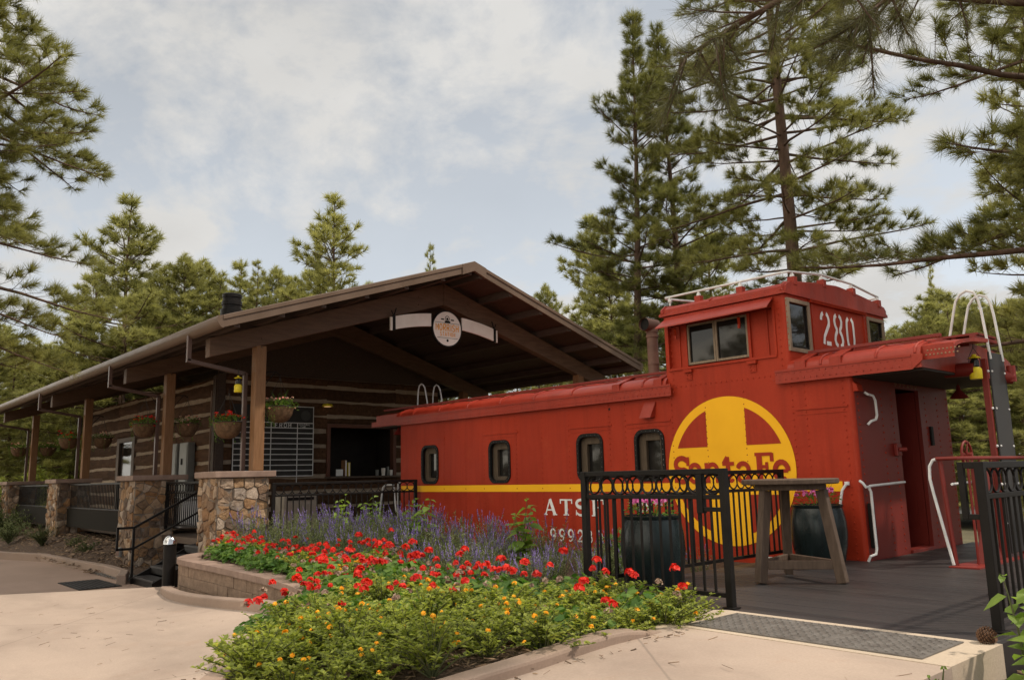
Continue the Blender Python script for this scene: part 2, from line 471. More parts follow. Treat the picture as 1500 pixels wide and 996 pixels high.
M['leaf_bright'] = leafmat('bright_shrub_leaf', (.2,.24,.05), (.4,.42,.11), .45)
M['petal_red'] = leafmat('red_petal', (.45,.01,.009), (.76,.036,.018), .28)
M['petal_yellow'] = leafmat('yellow_petal', (.75,.33,.01), (.9,.52,.03), .25)
M['petal_purple'] = leafmat('purple_petal', (.13,.09,.3), (.34,.26,.52), .3)
M['petal_pink'] = leafmat('pink_petal', (.6,.12,.38), (.8,.25,.55), .3)
M['petal_mix'] = leafmat('mixed_petal', (.75,.2,.22), (.85,.75,.5), .3)
M['petal_faded'] = leafmat('faded_flower', (.22,.13,.1), (.38,.27,.2), .2)
def mat_lamp():
    m, nt, p, out = new_mat('warm_lamp')
    p.inputs['Base Color'].default_value = (.8,.6,.3,1)
    p.inputs['Emission Color'].default_value = (1,.62,.25,1); p.inputs['Emission Strength'].default_value = .35
    return m
M['lamp'] = mat_lamp()

# ------------------------------------------------------------------ letters: strokes in a unit box
def arc(cx, cz, rx, rz, a0, a1, n=12):
    return [(cx+rx*math.cos(math.radians(a0+(a1-a0)*k/n)), cz+rz*math.sin(math.radians(a0+(a1-a0)*k/n))) for k in range(n+1)]

def ribbon(mb, pts, w, put):
    """a stroke of width w (number or list) along 2D pts, put(u,v) -> xyz"""
    n = len(pts); ws = w if isinstance(w, (list, tuple)) else [w]*n
    L = []; R = []
    for i in range(n):
        a = Vector(pts[max(i-1, 0)]); b = Vector(pts[min(i+1, n-1)])
        d = (b - a); d = d.normalized() if d.length > 1e-9 else Vector((1, 0))
        nn = Vector((-d.y, d.x)); p = Vector(pts[i]); k = 1.0
        if 0 < i < n-1:
            d1 = (p - a).normalized(); c = max(.5, abs(d1.dot(d))); k = 1/c
        L.append(p + nn*ws[i]/2*k); R.append(p - nn*ws[i]/2*k)
    vs = [put(*q) for q in L] + [put(*q) for q in R]
    o_ = Vector(put(0, 0)); lift = (Vector(put(1, 0))-o_).cross(Vector(put(0, 1))-o_)*(.0004*(len(mb.f) % 17))
    vs = [tuple(Vector(q)+lift) for q in vs]
    mb.add(vs, [(i, i+1, n+i+1, n+i) for i in range(n-1)])

T, t_ = .2, .08   # thick and thin strokes
def varw(n, lo, hi, ph=0.0):
    return [lo + (hi-lo)*abs(math.sin(PI*k/(n-1)+ph)) for k in range(n)]
SERIF = {
 'A': [([(.08,0),(.46,1)], .09), ([(.46,1),(.86,0)], .22), ([(.22,.32),(.68,.32)], .08), ([(-.04,.03),(.24,.03)], .06), ([(.68,.03),(1.04,.03)], .06)],
 'T': [([(.5,0),(.5,1)], .22), ([(.02,.96),(.98,.96)], .08), ([(.05,1),(.05,.72)], .08), ([(.95,1),(.95,.72)], .08), ([(.28,.03),(.72,.03)], .06)],
 'S': [(arc(.5,.74,.34,.23,20,270,14)+arc(.5,.27,.36,.24,90,-160,14)[1:], varw(29,.09,.2)), ([(.84,.66),(.84,.98)], .06), ([(.12,.34),(.12,.02)], .06)],
 'F': [([(.24,0),(.24,1)], .22), ([(.06,.97),(.94,.97)], .07), ([(.92,1),(.92,.7)], .08), ([(.3,.52),(.66,.52)], .07), ([(.64,.66),(.64,.38)], .07), ([(.04,.03),(.46,.03)], .06)],
 'E': [([(.24,0),(.24,1)], .22), ([(.06,.97),(.94,.97)], .07), ([(.92,1),(.92,.74)], .08), ([(.3,.52),(.66,.52)], .07), ([(.64,.66),(.64,.38)], .07), ([(.06,.03),(.94,.03)], .07), ([(.92,.0),(.92,.28)], .08)],
 'W': [([(.05,1),(.3,0)], .16), ([(.3,0),(.5,.9)], .07), ([(.5,.9),(.72,0)], .16), ([(.72,0),(.95,1)], .07), ([(-.06,.97),(.2,.97)], .06), ([(.8,.97),(1.06,.97)], .06)],
 'X': [([(.1,1),(.88,0)], .2), ([(.12,0),(.86,1)], .08), ([(0,.97),(.3,.97)], .06), ([(.7,.97),(1,.97)], .06)],
 'B': [([(.2,0),(.2,1)], .2), ([(.1,.97),(.5,.97)], .07), (arc(.5,.75,.3,.22,90,-90), .16), ([(.2,.52),(.5,.52)], .07), (arc(.5,.26,.36,.23,90,-90), .18), ([(.1,.03),(.5,.03)], .07)],
 '9': [(arc(.5,.68,.3,.29,0,360,22), varw(23,.08,.2)), ([(.8,.68),(.76,.4),(.62,.16),(.4,.03),(.2,.1)], [.19,.18,.14,.08,.14])],
 '2': [([(.2,.72)]+arc(.5,.7,.29,.27,165,-30,14)+[(.55,.36),(.2,.07)], [.2]+varw(15,.09,.19)+[.12,.08]), ([(.12,.07),(.86,.07)], .14), ([(.84,.0),(.88,.28)], .06)],
 '8': [(arc(.5,.75,.25,.22,0,360,20), varw(21,.08,.17)), (arc(.5,.27,.31,.26,0,360,20), varw(21,.08,.19))],
 '0': [(arc(.5,.5,.32,.47,0,360,24), varw(25,.07,.2,PI/2))],
}
SANS = {
 'M': [[(.1,0),(.1,1),(.5,.4),(.9,1),(.9,0)]], 'O': [arc(.5,.5,.4,.5,0,360,20)],
 'R': [[(.12,0),(.12,1),(.6,1)]+arc(.6,.74,.26,.26,90,-90,8)+[(.12,.48)], [(.45,.48),(.88,0)]],
 'I': [[(.5,0),(.5,1)]], 'S': [arc(.5,.75,.36,.25,20,270,10)+arc(.5,.25,.36,.25,90,-160,10)[1:]],
 'H': [[(.12,0),(.12,1)], [(.88,0),(.88,1)], [(.12,.5),(.88,.5)]], 'T': [[(.5,0),(.5,1)], [(.05,1),(.95,1)]],
 'A': [[(.05,0),(.5,1),(.95,0)], [(.25,.36),(.75,.36)]], 'N': [[(.12,0),(.12,1),(.88,0),(.88,1)]],
 'F': [[(.15,0),(.15,1),(.88,1)], [(.15,.52),(.7,.52)]], 'L': [[(.15,1),(.15,0),(.88,0)]], 'C': [arc(.52,.5,.4,.5,50,310,14)],
 'E': [[(.88,1),(.15,1),(.15,0),(.88,0)], [(.15,.52),(.7,.52)]], '-': [[(.2,.5),(.8,.5)]],
}
def serif_text(mb, s, u0, v0, w, h, gap, put, kk=1.0):
    for ch in s:
        for pts, wd in SERIF.get(ch, []):
            sc = min(w, h) * kk * 1.15
            ws = [x*sc for x in wd] if isinstance(wd, (list, tuple)) else wd*sc
            ribbon(mb, [(u0+p[0]*w, v0+p[1]*h) for p in pts], ws, put)
        u0 += w + gap
def sans_text(mb, s, u0, v0, w, h, gap, sw, put):
    for ch in s:
        for pts in SANS.get(ch, []):
            ribbon(mb, [(u0+p[0]*w-(w*.28 if ch == 'I' else 0), v0+p[1]*h) for p in pts], sw, put)
        u0 += w*(.44 if ch == 'I' else 1) + gap
def disc(mb, cu, cv, r, put, n=40, r0=0.0):
    if r0 <= 0:
        mb.add([put(cu+r*math.cos(2*PI*k/n), cv+r*math.sin(2*PI*k/n)) for k in range(n)], [tuple(range(n))])
    else:
        a = [put(cu+r*math.cos(2*PI*k/n), cv+r*math.sin(2*PI*k/n)) for k in range(n)]
        b = [put(cu+r0*math.cos(2*PI*k/n), cv+r0*math.sin(2*PI*k/n)) for k in range(n)]
        mb.add(a+b, [(k, (k+1) % n, n+(k+1) % n, n+k) for k in range(n)])
# ------------------------------------------------------------------ camera, daylight and sky
CAM = Vector((4.590, -9.604, 1.086))
YAW, PITCH, ROLL, FPX = -0.843419, 0.165885, -0.023463, 1184.3
def cam_axes():
    cy, sy, cp, sp = math.cos(YAW), math.sin(YAW), math.cos(PITCH), math.sin(PITCH)
    f = Vector((sy*cp, cy*cp, sp)); r = Vector((cy, -sy, 0)); u = r.cross(f)
    cr, sr = math.cos(ROLL), math.sin(ROLL)
    return r*cr + u*sr, u*cr - r*sr, f
AX_R, AX_U, AX_F = cam_axes()
cd = D.cameras.new('camera'); cam = D.objects.new('camera', cd); COL.objects.link(cam)
cam.matrix_world = Matrix(((AX_R.x, AX_U.x, -AX_F.x, CAM.x), (AX_R.y, AX_U.y, -AX_F.y, CAM.y), (AX_R.z, AX_U.z, -AX_F.z, CAM.z), (0,0,0,1)))
cd.sensor_width = 36; cd.sensor_fit = 'HORIZONTAL'; cd.lens = FPX/1500*36
cd.clip_start = .05; cd.clip_end = 1500
SC.camera = cam
def bearing(px, dist, z=0.0):
    """a spot on the land, dist metres from where the photographer stood"""
    d = AX_R*((px-750)/FPX) + AX_U*(-(705-498)/FPX) + AX_F
    h = Vector((d.x, d.y)).normalized()
    return (CAM.x + h.x*dist, CAM.y + h.y*dist, z)

SUN_DIR = Vector((.44, .42, .79)).normalized()
el = math.asin(SUN_DIR.z); az = math.atan2(SUN_DIR.x, SUN_DIR.y)
w = D.worlds.new('World'); SC.world = w; w.use_nodes = True
nt = w.node_tree; nt.nodes.clear()
wo = nt.nodes.new('ShaderNodeOutputWorld'); bg = nt.nodes.new('ShaderNodeBackground')
nt.links.new(bg.outputs[0], wo.inputs[0]); bg.inputs[1].default_value = .1
sky = nt.nodes.new('ShaderNodeTexSky'); sky.sky_type = 'NISHITA'; sky.sun_disc = False
sky.sun_elevation = el; sky.sun_rotation = az; sky.altitude = 2000; sky.dust_density = 2.0
def mth(op, a, b=None, c=None, clamp=False):
    n = nt.nodes.new('ShaderNodeMath'); n.operation = op; n.use_clamp = clamp
    for i, x in enumerate((a, b, c)):
        if x is None: continue
        if isinstance(x, (int, float)): n.inputs[i].default_value = x
        else: nt.links.new(x, n.inputs[i])
    return n.outputs[0]
tc = nt.nodes.new('ShaderNodeTexCoord'); sep = nt.nodes.new('ShaderNodeSeparateXYZ')
nt.links.new(tc.outputs['Generated'], sep.inputs[0])
zz = mth('ADD', mth('MAXIMUM', sep.outputs[2], 0.0), .34)
com = nt.nodes.new('ShaderNodeCombineXYZ')
nt.links.new(mth('DIVIDE', sep.outputs[0], zz), com.inputs[0]); nt.links.new(mth('DIVIDE', sep.outputs[1], zz), com.inputs[1])
com.inputs[2].default_value = 3.7
def cloud(scale, detail, rough, dist, off):
    mp = nt.nodes.new('ShaderNodeMapping'); mp.inputs['Location'].default_value = off
    mp.inputs['Rotation'].default_value = (0, 0, .9); mp.inputs['Scale'].default_value = (1, 1.15, 1)
    nt.links.new(com.outputs[0], mp.inputs[0])
    n = nt.nodes.new('ShaderNodeTexNoise'); n.inputs['Scale'].default_value = scale; n.inputs['Detail'].default_value = detail
    n.inputs['Roughness'].default_value = rough; n.inputs['Distortion'].default_value = dist
    nt.links.new(mp.outputs[0], n.inputs[0]); return n.outputs[0]
c1 = cloud(2.5, 10, .6, .3, (2.2, .4, 0))
c2 = cloud(6.5, 9, .6, .2, (7.1, 3.3, 0))
mix1 = mth('ADD', mth('MULTIPLY', c1, .68), mth('MULTIPLY', c2, .32))
cr = nt.nodes.new('ShaderNodeValToRGB'); nt.links.new(mix1, cr.inputs[0])
e = cr.color_ramp.elements; e[0].position = .45; e[0].color = (.34,.34,.34,1); e[1].position = .555; e[1].color = (1,1,1,1)
# whiter towards the horizon where the haze thickens
hz = mth('SUBTRACT', 1.0, mth('MULTIPLY', sep.outputs[2], 2.9), clamp=True)
mask = mth('MAXIMUM', cr.outputs[0], mth('MULTIPLY', hz, .93))
# cloud brightness: bodies a little greyer in places, and the unseen sky overhead and behind the camera brightened as added fill
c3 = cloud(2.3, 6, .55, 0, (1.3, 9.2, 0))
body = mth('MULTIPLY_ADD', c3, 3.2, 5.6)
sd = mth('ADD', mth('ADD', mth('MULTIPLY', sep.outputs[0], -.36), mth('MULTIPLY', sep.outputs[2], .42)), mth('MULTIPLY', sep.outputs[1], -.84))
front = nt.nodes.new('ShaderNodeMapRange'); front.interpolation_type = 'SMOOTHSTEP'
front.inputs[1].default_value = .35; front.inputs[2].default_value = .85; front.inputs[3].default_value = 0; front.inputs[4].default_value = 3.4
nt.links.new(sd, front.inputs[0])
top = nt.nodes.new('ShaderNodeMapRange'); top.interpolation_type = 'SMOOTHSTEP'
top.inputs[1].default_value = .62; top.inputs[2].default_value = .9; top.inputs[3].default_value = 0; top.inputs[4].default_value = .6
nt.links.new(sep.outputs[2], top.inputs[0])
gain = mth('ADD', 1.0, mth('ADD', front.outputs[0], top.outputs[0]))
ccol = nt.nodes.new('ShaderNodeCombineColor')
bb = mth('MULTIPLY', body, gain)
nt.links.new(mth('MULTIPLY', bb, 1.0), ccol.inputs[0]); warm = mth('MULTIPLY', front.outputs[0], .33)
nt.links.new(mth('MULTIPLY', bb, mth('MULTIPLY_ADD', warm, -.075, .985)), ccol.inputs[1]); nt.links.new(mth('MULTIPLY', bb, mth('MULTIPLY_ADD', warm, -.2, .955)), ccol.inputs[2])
mx = nt.nodes.new('ShaderNodeMix'); mx.data_type = 'RGBA'
nt.links.new(mask, mx.inputs[0])
hs = nt.nodes.new('ShaderNodeHueSaturation'); hs.inputs['Saturation'].default_value = .42; hs.inputs['Hue'].default_value = .485; hs.inputs['Value'].default_value = 1.75
nt.links.new(sky.outputs[0], hs.inputs['Color']); nt.links.new(hs.outputs[0], mx.inputs[6])
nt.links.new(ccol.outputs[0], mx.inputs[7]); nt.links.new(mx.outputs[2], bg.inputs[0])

sl = D.lights.new('sun', 'SUN'); so = D.objects.new('sun', sl); COL.objects.link(so)
sl.energy = 3.6; sl.angle = math.radians(2.0); sl.color = (1, .89, .74)
so.rotation_euler = SUN_DIR.to_track_quat('Z', 'Y').to_euler()
vs = SC.view_settings; SC.display_settings.display_device = 'sRGB'
vs.view_transform = 'Standard'; vs.look = 'None'; vs.gamma = 1; vs.exposure = 0; vs.use_curve_mapping = False
SC.cycles.max_bounces = 8; SC.cycles.transparent_max_bounces = 8
SC.cycles.use_denoising = True

# ------------------------------------------------------------------ land
def sstep(t): t = max(0.0, min(1.0, t)); return t*t*(3-2*t)
def path_z(x, y):
    return -.55*sstep((-4.9-y)*.16 + (.6-x)*.10)
def soil_z(x, y):
    k = sstep((-5.2-y)/1.4)
    return -.12 + (path_z(x, y) + .05 + .12)*k
def sheet(name, poly, zf, mat, step, thick=0.0, parent=None):
    """ground sheet: a grid clipped to a polygon"""
    bm = bmesh.new()
    vs = [bm.verts.new((x, y, 0)) for x, y in poly]; bm.faces.new(vs)
    xs = [p[0] for p in poly]; ys = [p[1] for p in poly]
    for a, lo, hi in ((0, min(xs), max(xs)), (1, min(ys), max(ys))):
        k = lo + step
        while k < hi:
            co = [0,0,0]; no = [0,0,0]; co[a] = k; no[a] = 1
            bmesh.ops.bisect_plane(bm, geom=bm.verts[:]+bm.edges[:]+bm.faces[:], plane_co=co, plane_no=no)
            k += step
    for v in bm.verts: v.co.z = zf(v.co.x, v.co.y)
    bmesh.ops.recalc_face_normals(bm, faces=bm.faces)
    if bm.faces[0].normal.z < 0: bmesh.ops.reverse_faces(bm, faces=bm.faces)
    if thick:
        r = bmesh.ops.extrude_face_region(bm, geom=bm.faces[:])
        for g in r['geom']:
            if isinstance(g, bmesh.types.BMVert): g.co.z -= thick
        bmesh.ops.recalc_face_normals(bm, faces=bm.faces)
    me = D.meshes.new(name); bm.to_mesh(me); bm.free(); me.materials.append(mat)
    for p in me.polygons: p.use_smooth = thick == 0
    o = D.objects.new(name, me); COL.objects.link(o); o.parent = parent
    return o

def land_z(x, y):
    d = math.hypot(x+4, y+2)
    return -1.15 + .5*math.sin(x*.031+1)*math.sin(y*.027) * min(1, d/60)
tag(sheet('ground', [(-420,-300),(420,-300),(420,420),(-420,420)], land_z, M['forest_floor'], 20), kind='structure')
# foreground walk, reaching behind the photographer
PATH = [(.8,-5.0),(.82,-6.3),(.6,-7.1),(0,-7.6),(-.9,-7.5),(-1.6,-7.05),(-2.2,-6.55),(-2.8,-5.95),(-3.5,-5.62),(-4.3,-5.45),(-5.6,-5.4),(-7.2,-5.35),(-8.4,-5.15),(-9.2,-4.75),
        (-10.4,-6.9),(-12.5,-10.5),(-12.5,-22),(14,-22),(14,-11),(9,-8),(2.68,-5.6),(2.68,-4.75),(.88,-4.75)]
tag(sheet('path', PATH, path_z, M['concrete'], .5, .16), kind='structure')
# slab round the tactile plate
tag(sheet('path_border', [(.74,-3.955),(2.68,-3.955),(2.68,-4.752),(.88,-4.752),(.76,-4.96),(.5,-4.1)], lambda x, y: .004, M['concrete_border'], 1.5, .2), kind='structure')
# lower plaza by the station
tag(sheet('plaza', [(-9.2,-4.2),(-9.0,-9),(-40,-12),(-34,-6.6),(-20,-5.35),(-18,-4.7),(-15.2,-4.62),(-12.4,-4.2)], lambda x, y: -.70, M['plaza'], 3), kind='structure')
def planting_z(x, y): return -.66 + .45*sstep((y+5.2)/1.6)*sstep((-13.5-x)/3)
tag(sheet('planting_ground', [(-12.4,-4.25),(-15.3,-4.7),(-18,-4.8),(-20,-5.45),(-34,-6.7),(-40,-7),(-40,3),(-12.4,3)], planting_z, M['mulch'], 1.0), kind='structure')
mb = MB()
cp = [(-34,-6.62),(-20,-5.38),(-18.1,-4.76),(-15.2,-4.66),(-13.6,-4.55),(-12.3,-4.62),(-11.5,-4.9)]
for a, b in zip(cp, cp[1:]): mb.bar((a[0],a[1],-.62), (b[0],b[1],-.62), .16, .2)
tag(mb.build('curb', M['curb'], bevel=.02), kind='structure')
# kerb round the nose of the flower bed
bp = [(.90,-4.97),(.9,-5.6),(.9,-6.3),(.68,-7.14),(.04,-7.68),(-.92,-7.58),(-1.66,-7.12),(-2.26,-6.62),(-2.86,-6.02),(-3.54,-5.70),(-4.3,-5.53),(-5.6,-5.48),(-7.2,-5.43),(-8.3,-5.26),(-8.75,-5.12)]
def smooth_line(pts, n=6):
    out = []
    for i in range(len(pts)-1):
        p0 = pts[max(i-1,0)]; p1 = pts[i]; p2 = pts[i+1]; p3 = pts[min(i+2,len(pts)-1)]
        for k in range(n):
            t = k/n
            out.append(tuple(.5*((2*p1[j])+(-p0[j]+p2[j])*t+(2*p0[j]-5*p1[j]+4*p2[j]-p3[j])*t*t+(-p0[j]+3*p1[j]-3*p2[j]+p3[j])*t**3) for j in range(len(p1))))
    out.append(tuple(pts[-1])); return out
def strip_wall(mb, line, width, zbot, ztop, side=1):
    """a kerb or wall following a plan line; width to one side"""
    n = len(line); L = []; 
    for i, p in enumerate(line):
        a = Vector(line[max(i-1,0)]); b = Vector(line[min(i+1,n-1)]); d = (b-a).normalized(); nn = Vector((-d.y, d.x))*side
        q = Vector(p) + nn*width
        L.append((p[0], p[1], q.x, q.y))
    vs = []
    for i, (x, y, x2, y2) in enumerate(L):
        zb = zbot(x, y); zt = ztop(x, y)
        vs += [(x,y,zb),(x,y,zt),(x2,y2,zt),(x2,y2,zb)]
    fs = []
    for i in range(n-1):
        a = i*4; b = a+4
        fs += [(a,a+1,b+1,b),(a+1,a+2,b+2,b+1),(a+2,a+3,b+3,b+2)]
    fs += [(0,3,2,1), (4*n-4,4*n-3,4*n-2,4*n-1)]
    mb.add(vs, fs)
mb = MB()
strip_wall(mb, smooth_line(bp), .17, lambda x,y: path_z(x,y)-.1, lambda x,y: path_z(x,y) + .065*sstep((-4.95-y)/.6+.12) + .05*sstep((-2-x)/2), -1)
tag(mb.build('flower_bed_curb', M['curb'], bevel=.022), kind='structure')
# soil
BED = [(.72,-5.0),(.72,-6.25),(.5,-7.0),(0,-7.45),(-.85,-7.35),(-1.5,-6.95),(-2.1,-6.45),(-2.7,-5.85),(-3.0,-5.35),(-5.2,-4.75),(-7.0,-4.6),(-8.8,-4.5),(-9.4,-4.05),(-9.4,-.3),(-9.4,2.5),(-.96,2.5),(-.96,-3.9),(.45,-3.96)]
tag(sheet('flower_bed_soil', BED, soil_z, M['mulch'], .5), kind='structure')
tag(sheet('mulch_ground', [(2.7,-3.8),(2.7,-5.6),(9,-8),(14,-11),(16,4),(2.7,4)], lambda x, y: -.2 + .02*math.sin(x*3)*math.sin(y*4), M['mulch'], .5), kind='structure')
tag(sheet('road', [(-10,22),(30,6),(31.5,9),(-8,26)], lambda x, y: -.55, surf('asphalt', (.06,.06,.06), (.1,.1,.1), 2, .85, .4, 40, .01), 2), kind='structure')
# split-face retaining wall
wall_line = smooth_line([(-9.75,-4.12),(-9.45,-4.5),(-8.95,-4.8),(-8.2,-4.88),(-6.85,-4.93),(-5.08,-5.06),(-3.98,-5.24),(-2.95,-5.52)], 8)
wt = thing('retaining_wall', 'low curved retaining wall of tan split face blocks edging the raised flower bed', 'garden wall', (-6, -5, 0))
def to_local(line, o): return [(p[0]-o[0], p[1]-o[1]) for p in line]
O = (-6, -5)
ll = to_local(wall_line, O)
mb = MB(); r2 = random.Random(5)
for course, (z0, z1) in enumerate(((-.72,-.5),(-.49,-.335),(-.33,-.175))):
    # blocks cut along the line
    acc = 0; seg = [ll[0]]; target = .16 if course % 2 else .34
    for a, b in zip(ll, ll[1:]):
        acc += (Vector(b)-Vector(a)).length; seg.append(b)
        if acc > target or b == ll[-1]:
            mb.tint = r2.random(); ins = r2.uniform(0, .012)
            d = (Vector(seg[-1])-Vector(seg[0])).normalized(); nn = Vector((-d.y, d.x)); 
            s2 = [tuple(Vector(p)+nn*ins) for p in seg]
            s2[0] = tuple(Vector(s2[0])+d*.003); s2[-1] = tuple(Vector(s2[-1])-d*.003)
            strip_wall(mb, s2, .24, lambda x,y: z0, lambda x,y: z1, 1)
            seg = [b]; acc = 0; target = r2.uniform(.36,.44)
mb.build('block_courses', M['tan_brick'], wt, bevel=.006)
mb = MB(); acc = 0; seg = [ll[0]]
off = [tuple(Vector(p)) for p in ll]
for a, b in zip(ll, ll[1:]):
    acc += (Vector(b)-Vector(a)).length; seg.append(b)
    if acc > .5 or b == ll[-1]:
        d = (Vector(seg[-1])-Vector(seg[0])).normalized(); nn = Vector((-d.y, d.x))
        s2 = [tuple(Vector(p)-nn*.025) for p in seg]; s2[0] = tuple(Vector(s2[0])+d*.003); s2[-1] = tuple(Vector(s2[-1])-d*.003)
        strip_wall(mb, s2, .31, lambda x,y: -.172, lambda x,y: -.09, 1); seg = [b]; acc = 0
mb.build('cap_stones', M['cap'], wt, bevel=.008)
# ------------------------------------------------------------------ the caboose
CB = thing('caboose', 'red cupola caboose with yellow round emblem, white lettering and number 280 standing beside the deck', 'caboose', (0, 0, 0))
L0, WID = -9.83, 2.95
XC = -.79                                            # cupola end wall
sideY = lambda d: (lambda u, v: (u, -d, v))
win_x = [(-9.04,-8.46),(-6.91,-6.31),(-4.67,-4.09),(-3.45,-2.88)]
WZ = (.955, 1.725)
outer = [(L0+.05,-.2),(-.05,-.2),(-.05,2.19),(XC-.05,2.19),(XC-.05,3.36),(-2.75,3.36),(-2.75,2.19),(L0+.05,2.19)]
holes = [rrect(a+.03,b-.03,WZ[0]+.03,WZ[1]-.03,.13) for a, b in win_x] + [[(-2.70,2.575),(-.985,2.575),(-.985,3.21),(-2.70,3.21)]]
body = plate('body', outer, holes, .05, M['red'], CB, lambda u, v, w_: (u, .025+w_, v))
# shell: far side, ends, corner rounds, rivets, seams
mb = MB()
mb.box(L0+.05, -.05, WID-.05, WID, -.2, 2.19)
mb.box(L0, L0+.05, .05, WID-.05, -.2, 2.19)
for x in (L0+.05, -.05):
    for y in (.05, WID-.05):
        pts = []
        ax = -1 if x < -5 else 1; ay = -1 if y < 1 else 1
        poly = [(x, y)] + [(x+ax*.05*math.sin(math.radians(t)), y+ay*.05*math.cos(math.radians(t))) for t in range(0, 91, 15)]
        mb.prism(poly, 'z', -.2, 2.19)
seams = [-9.72,-9.22,-8.28,-7.6,-7.05,-6.15,-5.5,-4.85,-3.95,-3.62,-2.72,-2.13,-1.51,-.80,-.62,-.12]
for x in seams:
    z = -.16
    while z < 2.14:
        if not any(a-.03 < x < b+.03 and WZ[0]-.03 < z < WZ[1]+.03 for a, b in win_x):
            mb.stud((x, 0, z), (0,-1,0))
        z += .085
for x0, x1, z in ((-2.7,-.85,2.30),(-9.75,-.1,-.15)):
    x = x0
    while x < x1:
        mb.stud((x, 0, z), (0,-1,0)); x += .085
for y in [.12,.75,1.05,2.1,2.5,2.85]:
    z = -.1
    while z < 2.1: mb.stud((0, y, z), (1,0,0)); z += .085
for x in (XC-.11, -2.66):
    z = 2.25
    while z < 3.3: mb.stud((x, 0, z), (0,-1,0)); z += .085
# ledges of the riveted panels over the windows
for x0, x1, z in ((-4.83,-3.9,1.83),(-3.6,-2.75,1.83),(-.76,-.07,1.835),(-7.1,-6.1,1.84),(-9.25,-8.25,1.84)):
    mb.box(x0, x1, -.012, -.001, z-.012, z+.012)
    mb.box(x0+.02, x1-.02, -.006, -.001, z-.075, z-.065)
mb.build('body_shell', M['red'], CB, smooth=True)
def end_hole(): return [[(1.2,.03),(1.92,.03),(1.92,2.1),(1.2,2.1)]]
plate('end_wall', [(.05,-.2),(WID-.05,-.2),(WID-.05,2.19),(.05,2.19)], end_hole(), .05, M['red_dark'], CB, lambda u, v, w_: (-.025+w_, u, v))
mb = MB(); mb.box(-2.2,-2.16,.6,2.6,.0,2.15); mb.box(-2.159,-.06,.6,.64,.0,2.15); mb.box(-2.159,-.06,2.56,2.6,.0,2.15); mb.box(-2.159,-.06,.641,2.559,2.12,2.15); mb.box(-2.159,-.06,.641,2.559,-.03,.0)
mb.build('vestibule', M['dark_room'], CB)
mb = MB(); mb.box(-.72,-.06,1.925,1.96,.01,2.09)     # the door stands open into the car
for z in (.3,1.1): mb.box(-.62,-.16,1.915,1.924,z,z+.6)
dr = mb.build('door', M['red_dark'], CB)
mb = MB(); mb.tube([(-.66,1.93,.95),(-.66,1.88,.95),(-.6,1.88,.95)], .012); mb.build('handle', M['black'], dr)
mb = MB(); mb.box(-.14,.03,1.2,1.92,-.02,.035); mb.build('door_sill', M['red_dark'], CB, bevel=.005)
# end wall fittings
mb = MB(); mb.box(.001,.05,.98,1.12,1.22,1.38); mb.tube([(.03,1.05,1.3),(.12,1.1,1.3)], .03); mb.build('latch_box', M['red_dark'], CB, bevel=.01)
mb = MB(); mb.box(.001,.03,2.16,2.24,1.36,1.62); mb.build('vent_slot', M['rubber'], CB, bevel=.008)
mb = MB(); mb.box(.001,.05,.1,.2,.14,.66); mb.build('tool_slot', M['rubber'], CB, bevel=.01)

# windows: gasket ring, wooden inner frame, pane
for a, b in win_x:
    o1 = rrect(a, b, WZ[0], WZ[1], .16); o2 = rrect(a+.055, b-.055, WZ[0]+.055, WZ[1]-.055, .115)
    wdw = plate('window', o1, [o2], .05, M['rubber'], CB, lambda u, v, w_: (u, .007+w_, v))
    mb = MB()
    per = rrect(a+.028, b-.028, WZ[0]+.028, WZ[1]-.028, .13, 3)
    for i in range(0, len(per)):
        p = Vector(per[i]); q = Vector(per[(i+1) % len(per)]); nseg = max(1, int((q-p).length/.07))
        for k in range(nseg):
            c = p.lerp(q, k/nseg); mb.stud((c.x, -.018, c.y), (0,-1,0), .006, .004)
    mb.build('gasket_screws', M['chrome'], wdw)
    mb = MB()
    mb.box(a+.03, a+.17, .06, .12, WZ[0]+.02, WZ[1]-.02); mb.box(b-.13, b-.03, .06, .12, WZ[0]+.02, WZ[1]-.02)
    mb.box(a+.17, b-.13, .06, .12, WZ[1]-.17, WZ[1]-.02); mb.box(a+.17, b-.13, .06, .12, WZ[0]+.02, WZ[0]+.12)
    mb.build('sash', M['sash_wood'], wdw, bevel=.006)
    mb = MB(); mb.box(a+.02, b-.02, .125, .135, WZ[0], WZ[1]); mb.build('pane', M['glass'], wdw)

# stripe and emblem, thin paint films on the sheet
mb = MB(); mb.box(L0+.06, -.225, -.004, -.001, .805, .925); mb.build('stripe', M['yellow'], CB)
CX, CZ, R = -1.82, 1.09, 1.005
mb = MB(); disc(mb, CX, CZ, R, sideY(.007), 72)
em = mb.build('emblem', M['yellow'], CB)
put = sideY(.010); Ri, hw, hh = .885, .312, .326
for sx in (-1, 1):
    for sz in (-1, 1):
        mb = MB(); x_at = math.sqrt(Ri*Ri-hh*hh); z_at = math.sqrt(Ri*Ri-hw*hw)
        a0 = math.atan2(hh, x_at); a1 = math.atan2(z_at, hw)
        pts = [(hw, hh)] + [(Ri*math.cos(a0+(a1-a0)*k/12), Ri*math.sin(a0+(a1-a0)*k/12)) for k in range(13)]
        mb.add([put(CX+sx*u, CZ+sz*v) for u, v in pts], [tuple(range(len(pts)))])
        mb.build('quadrant', M['red'], em)
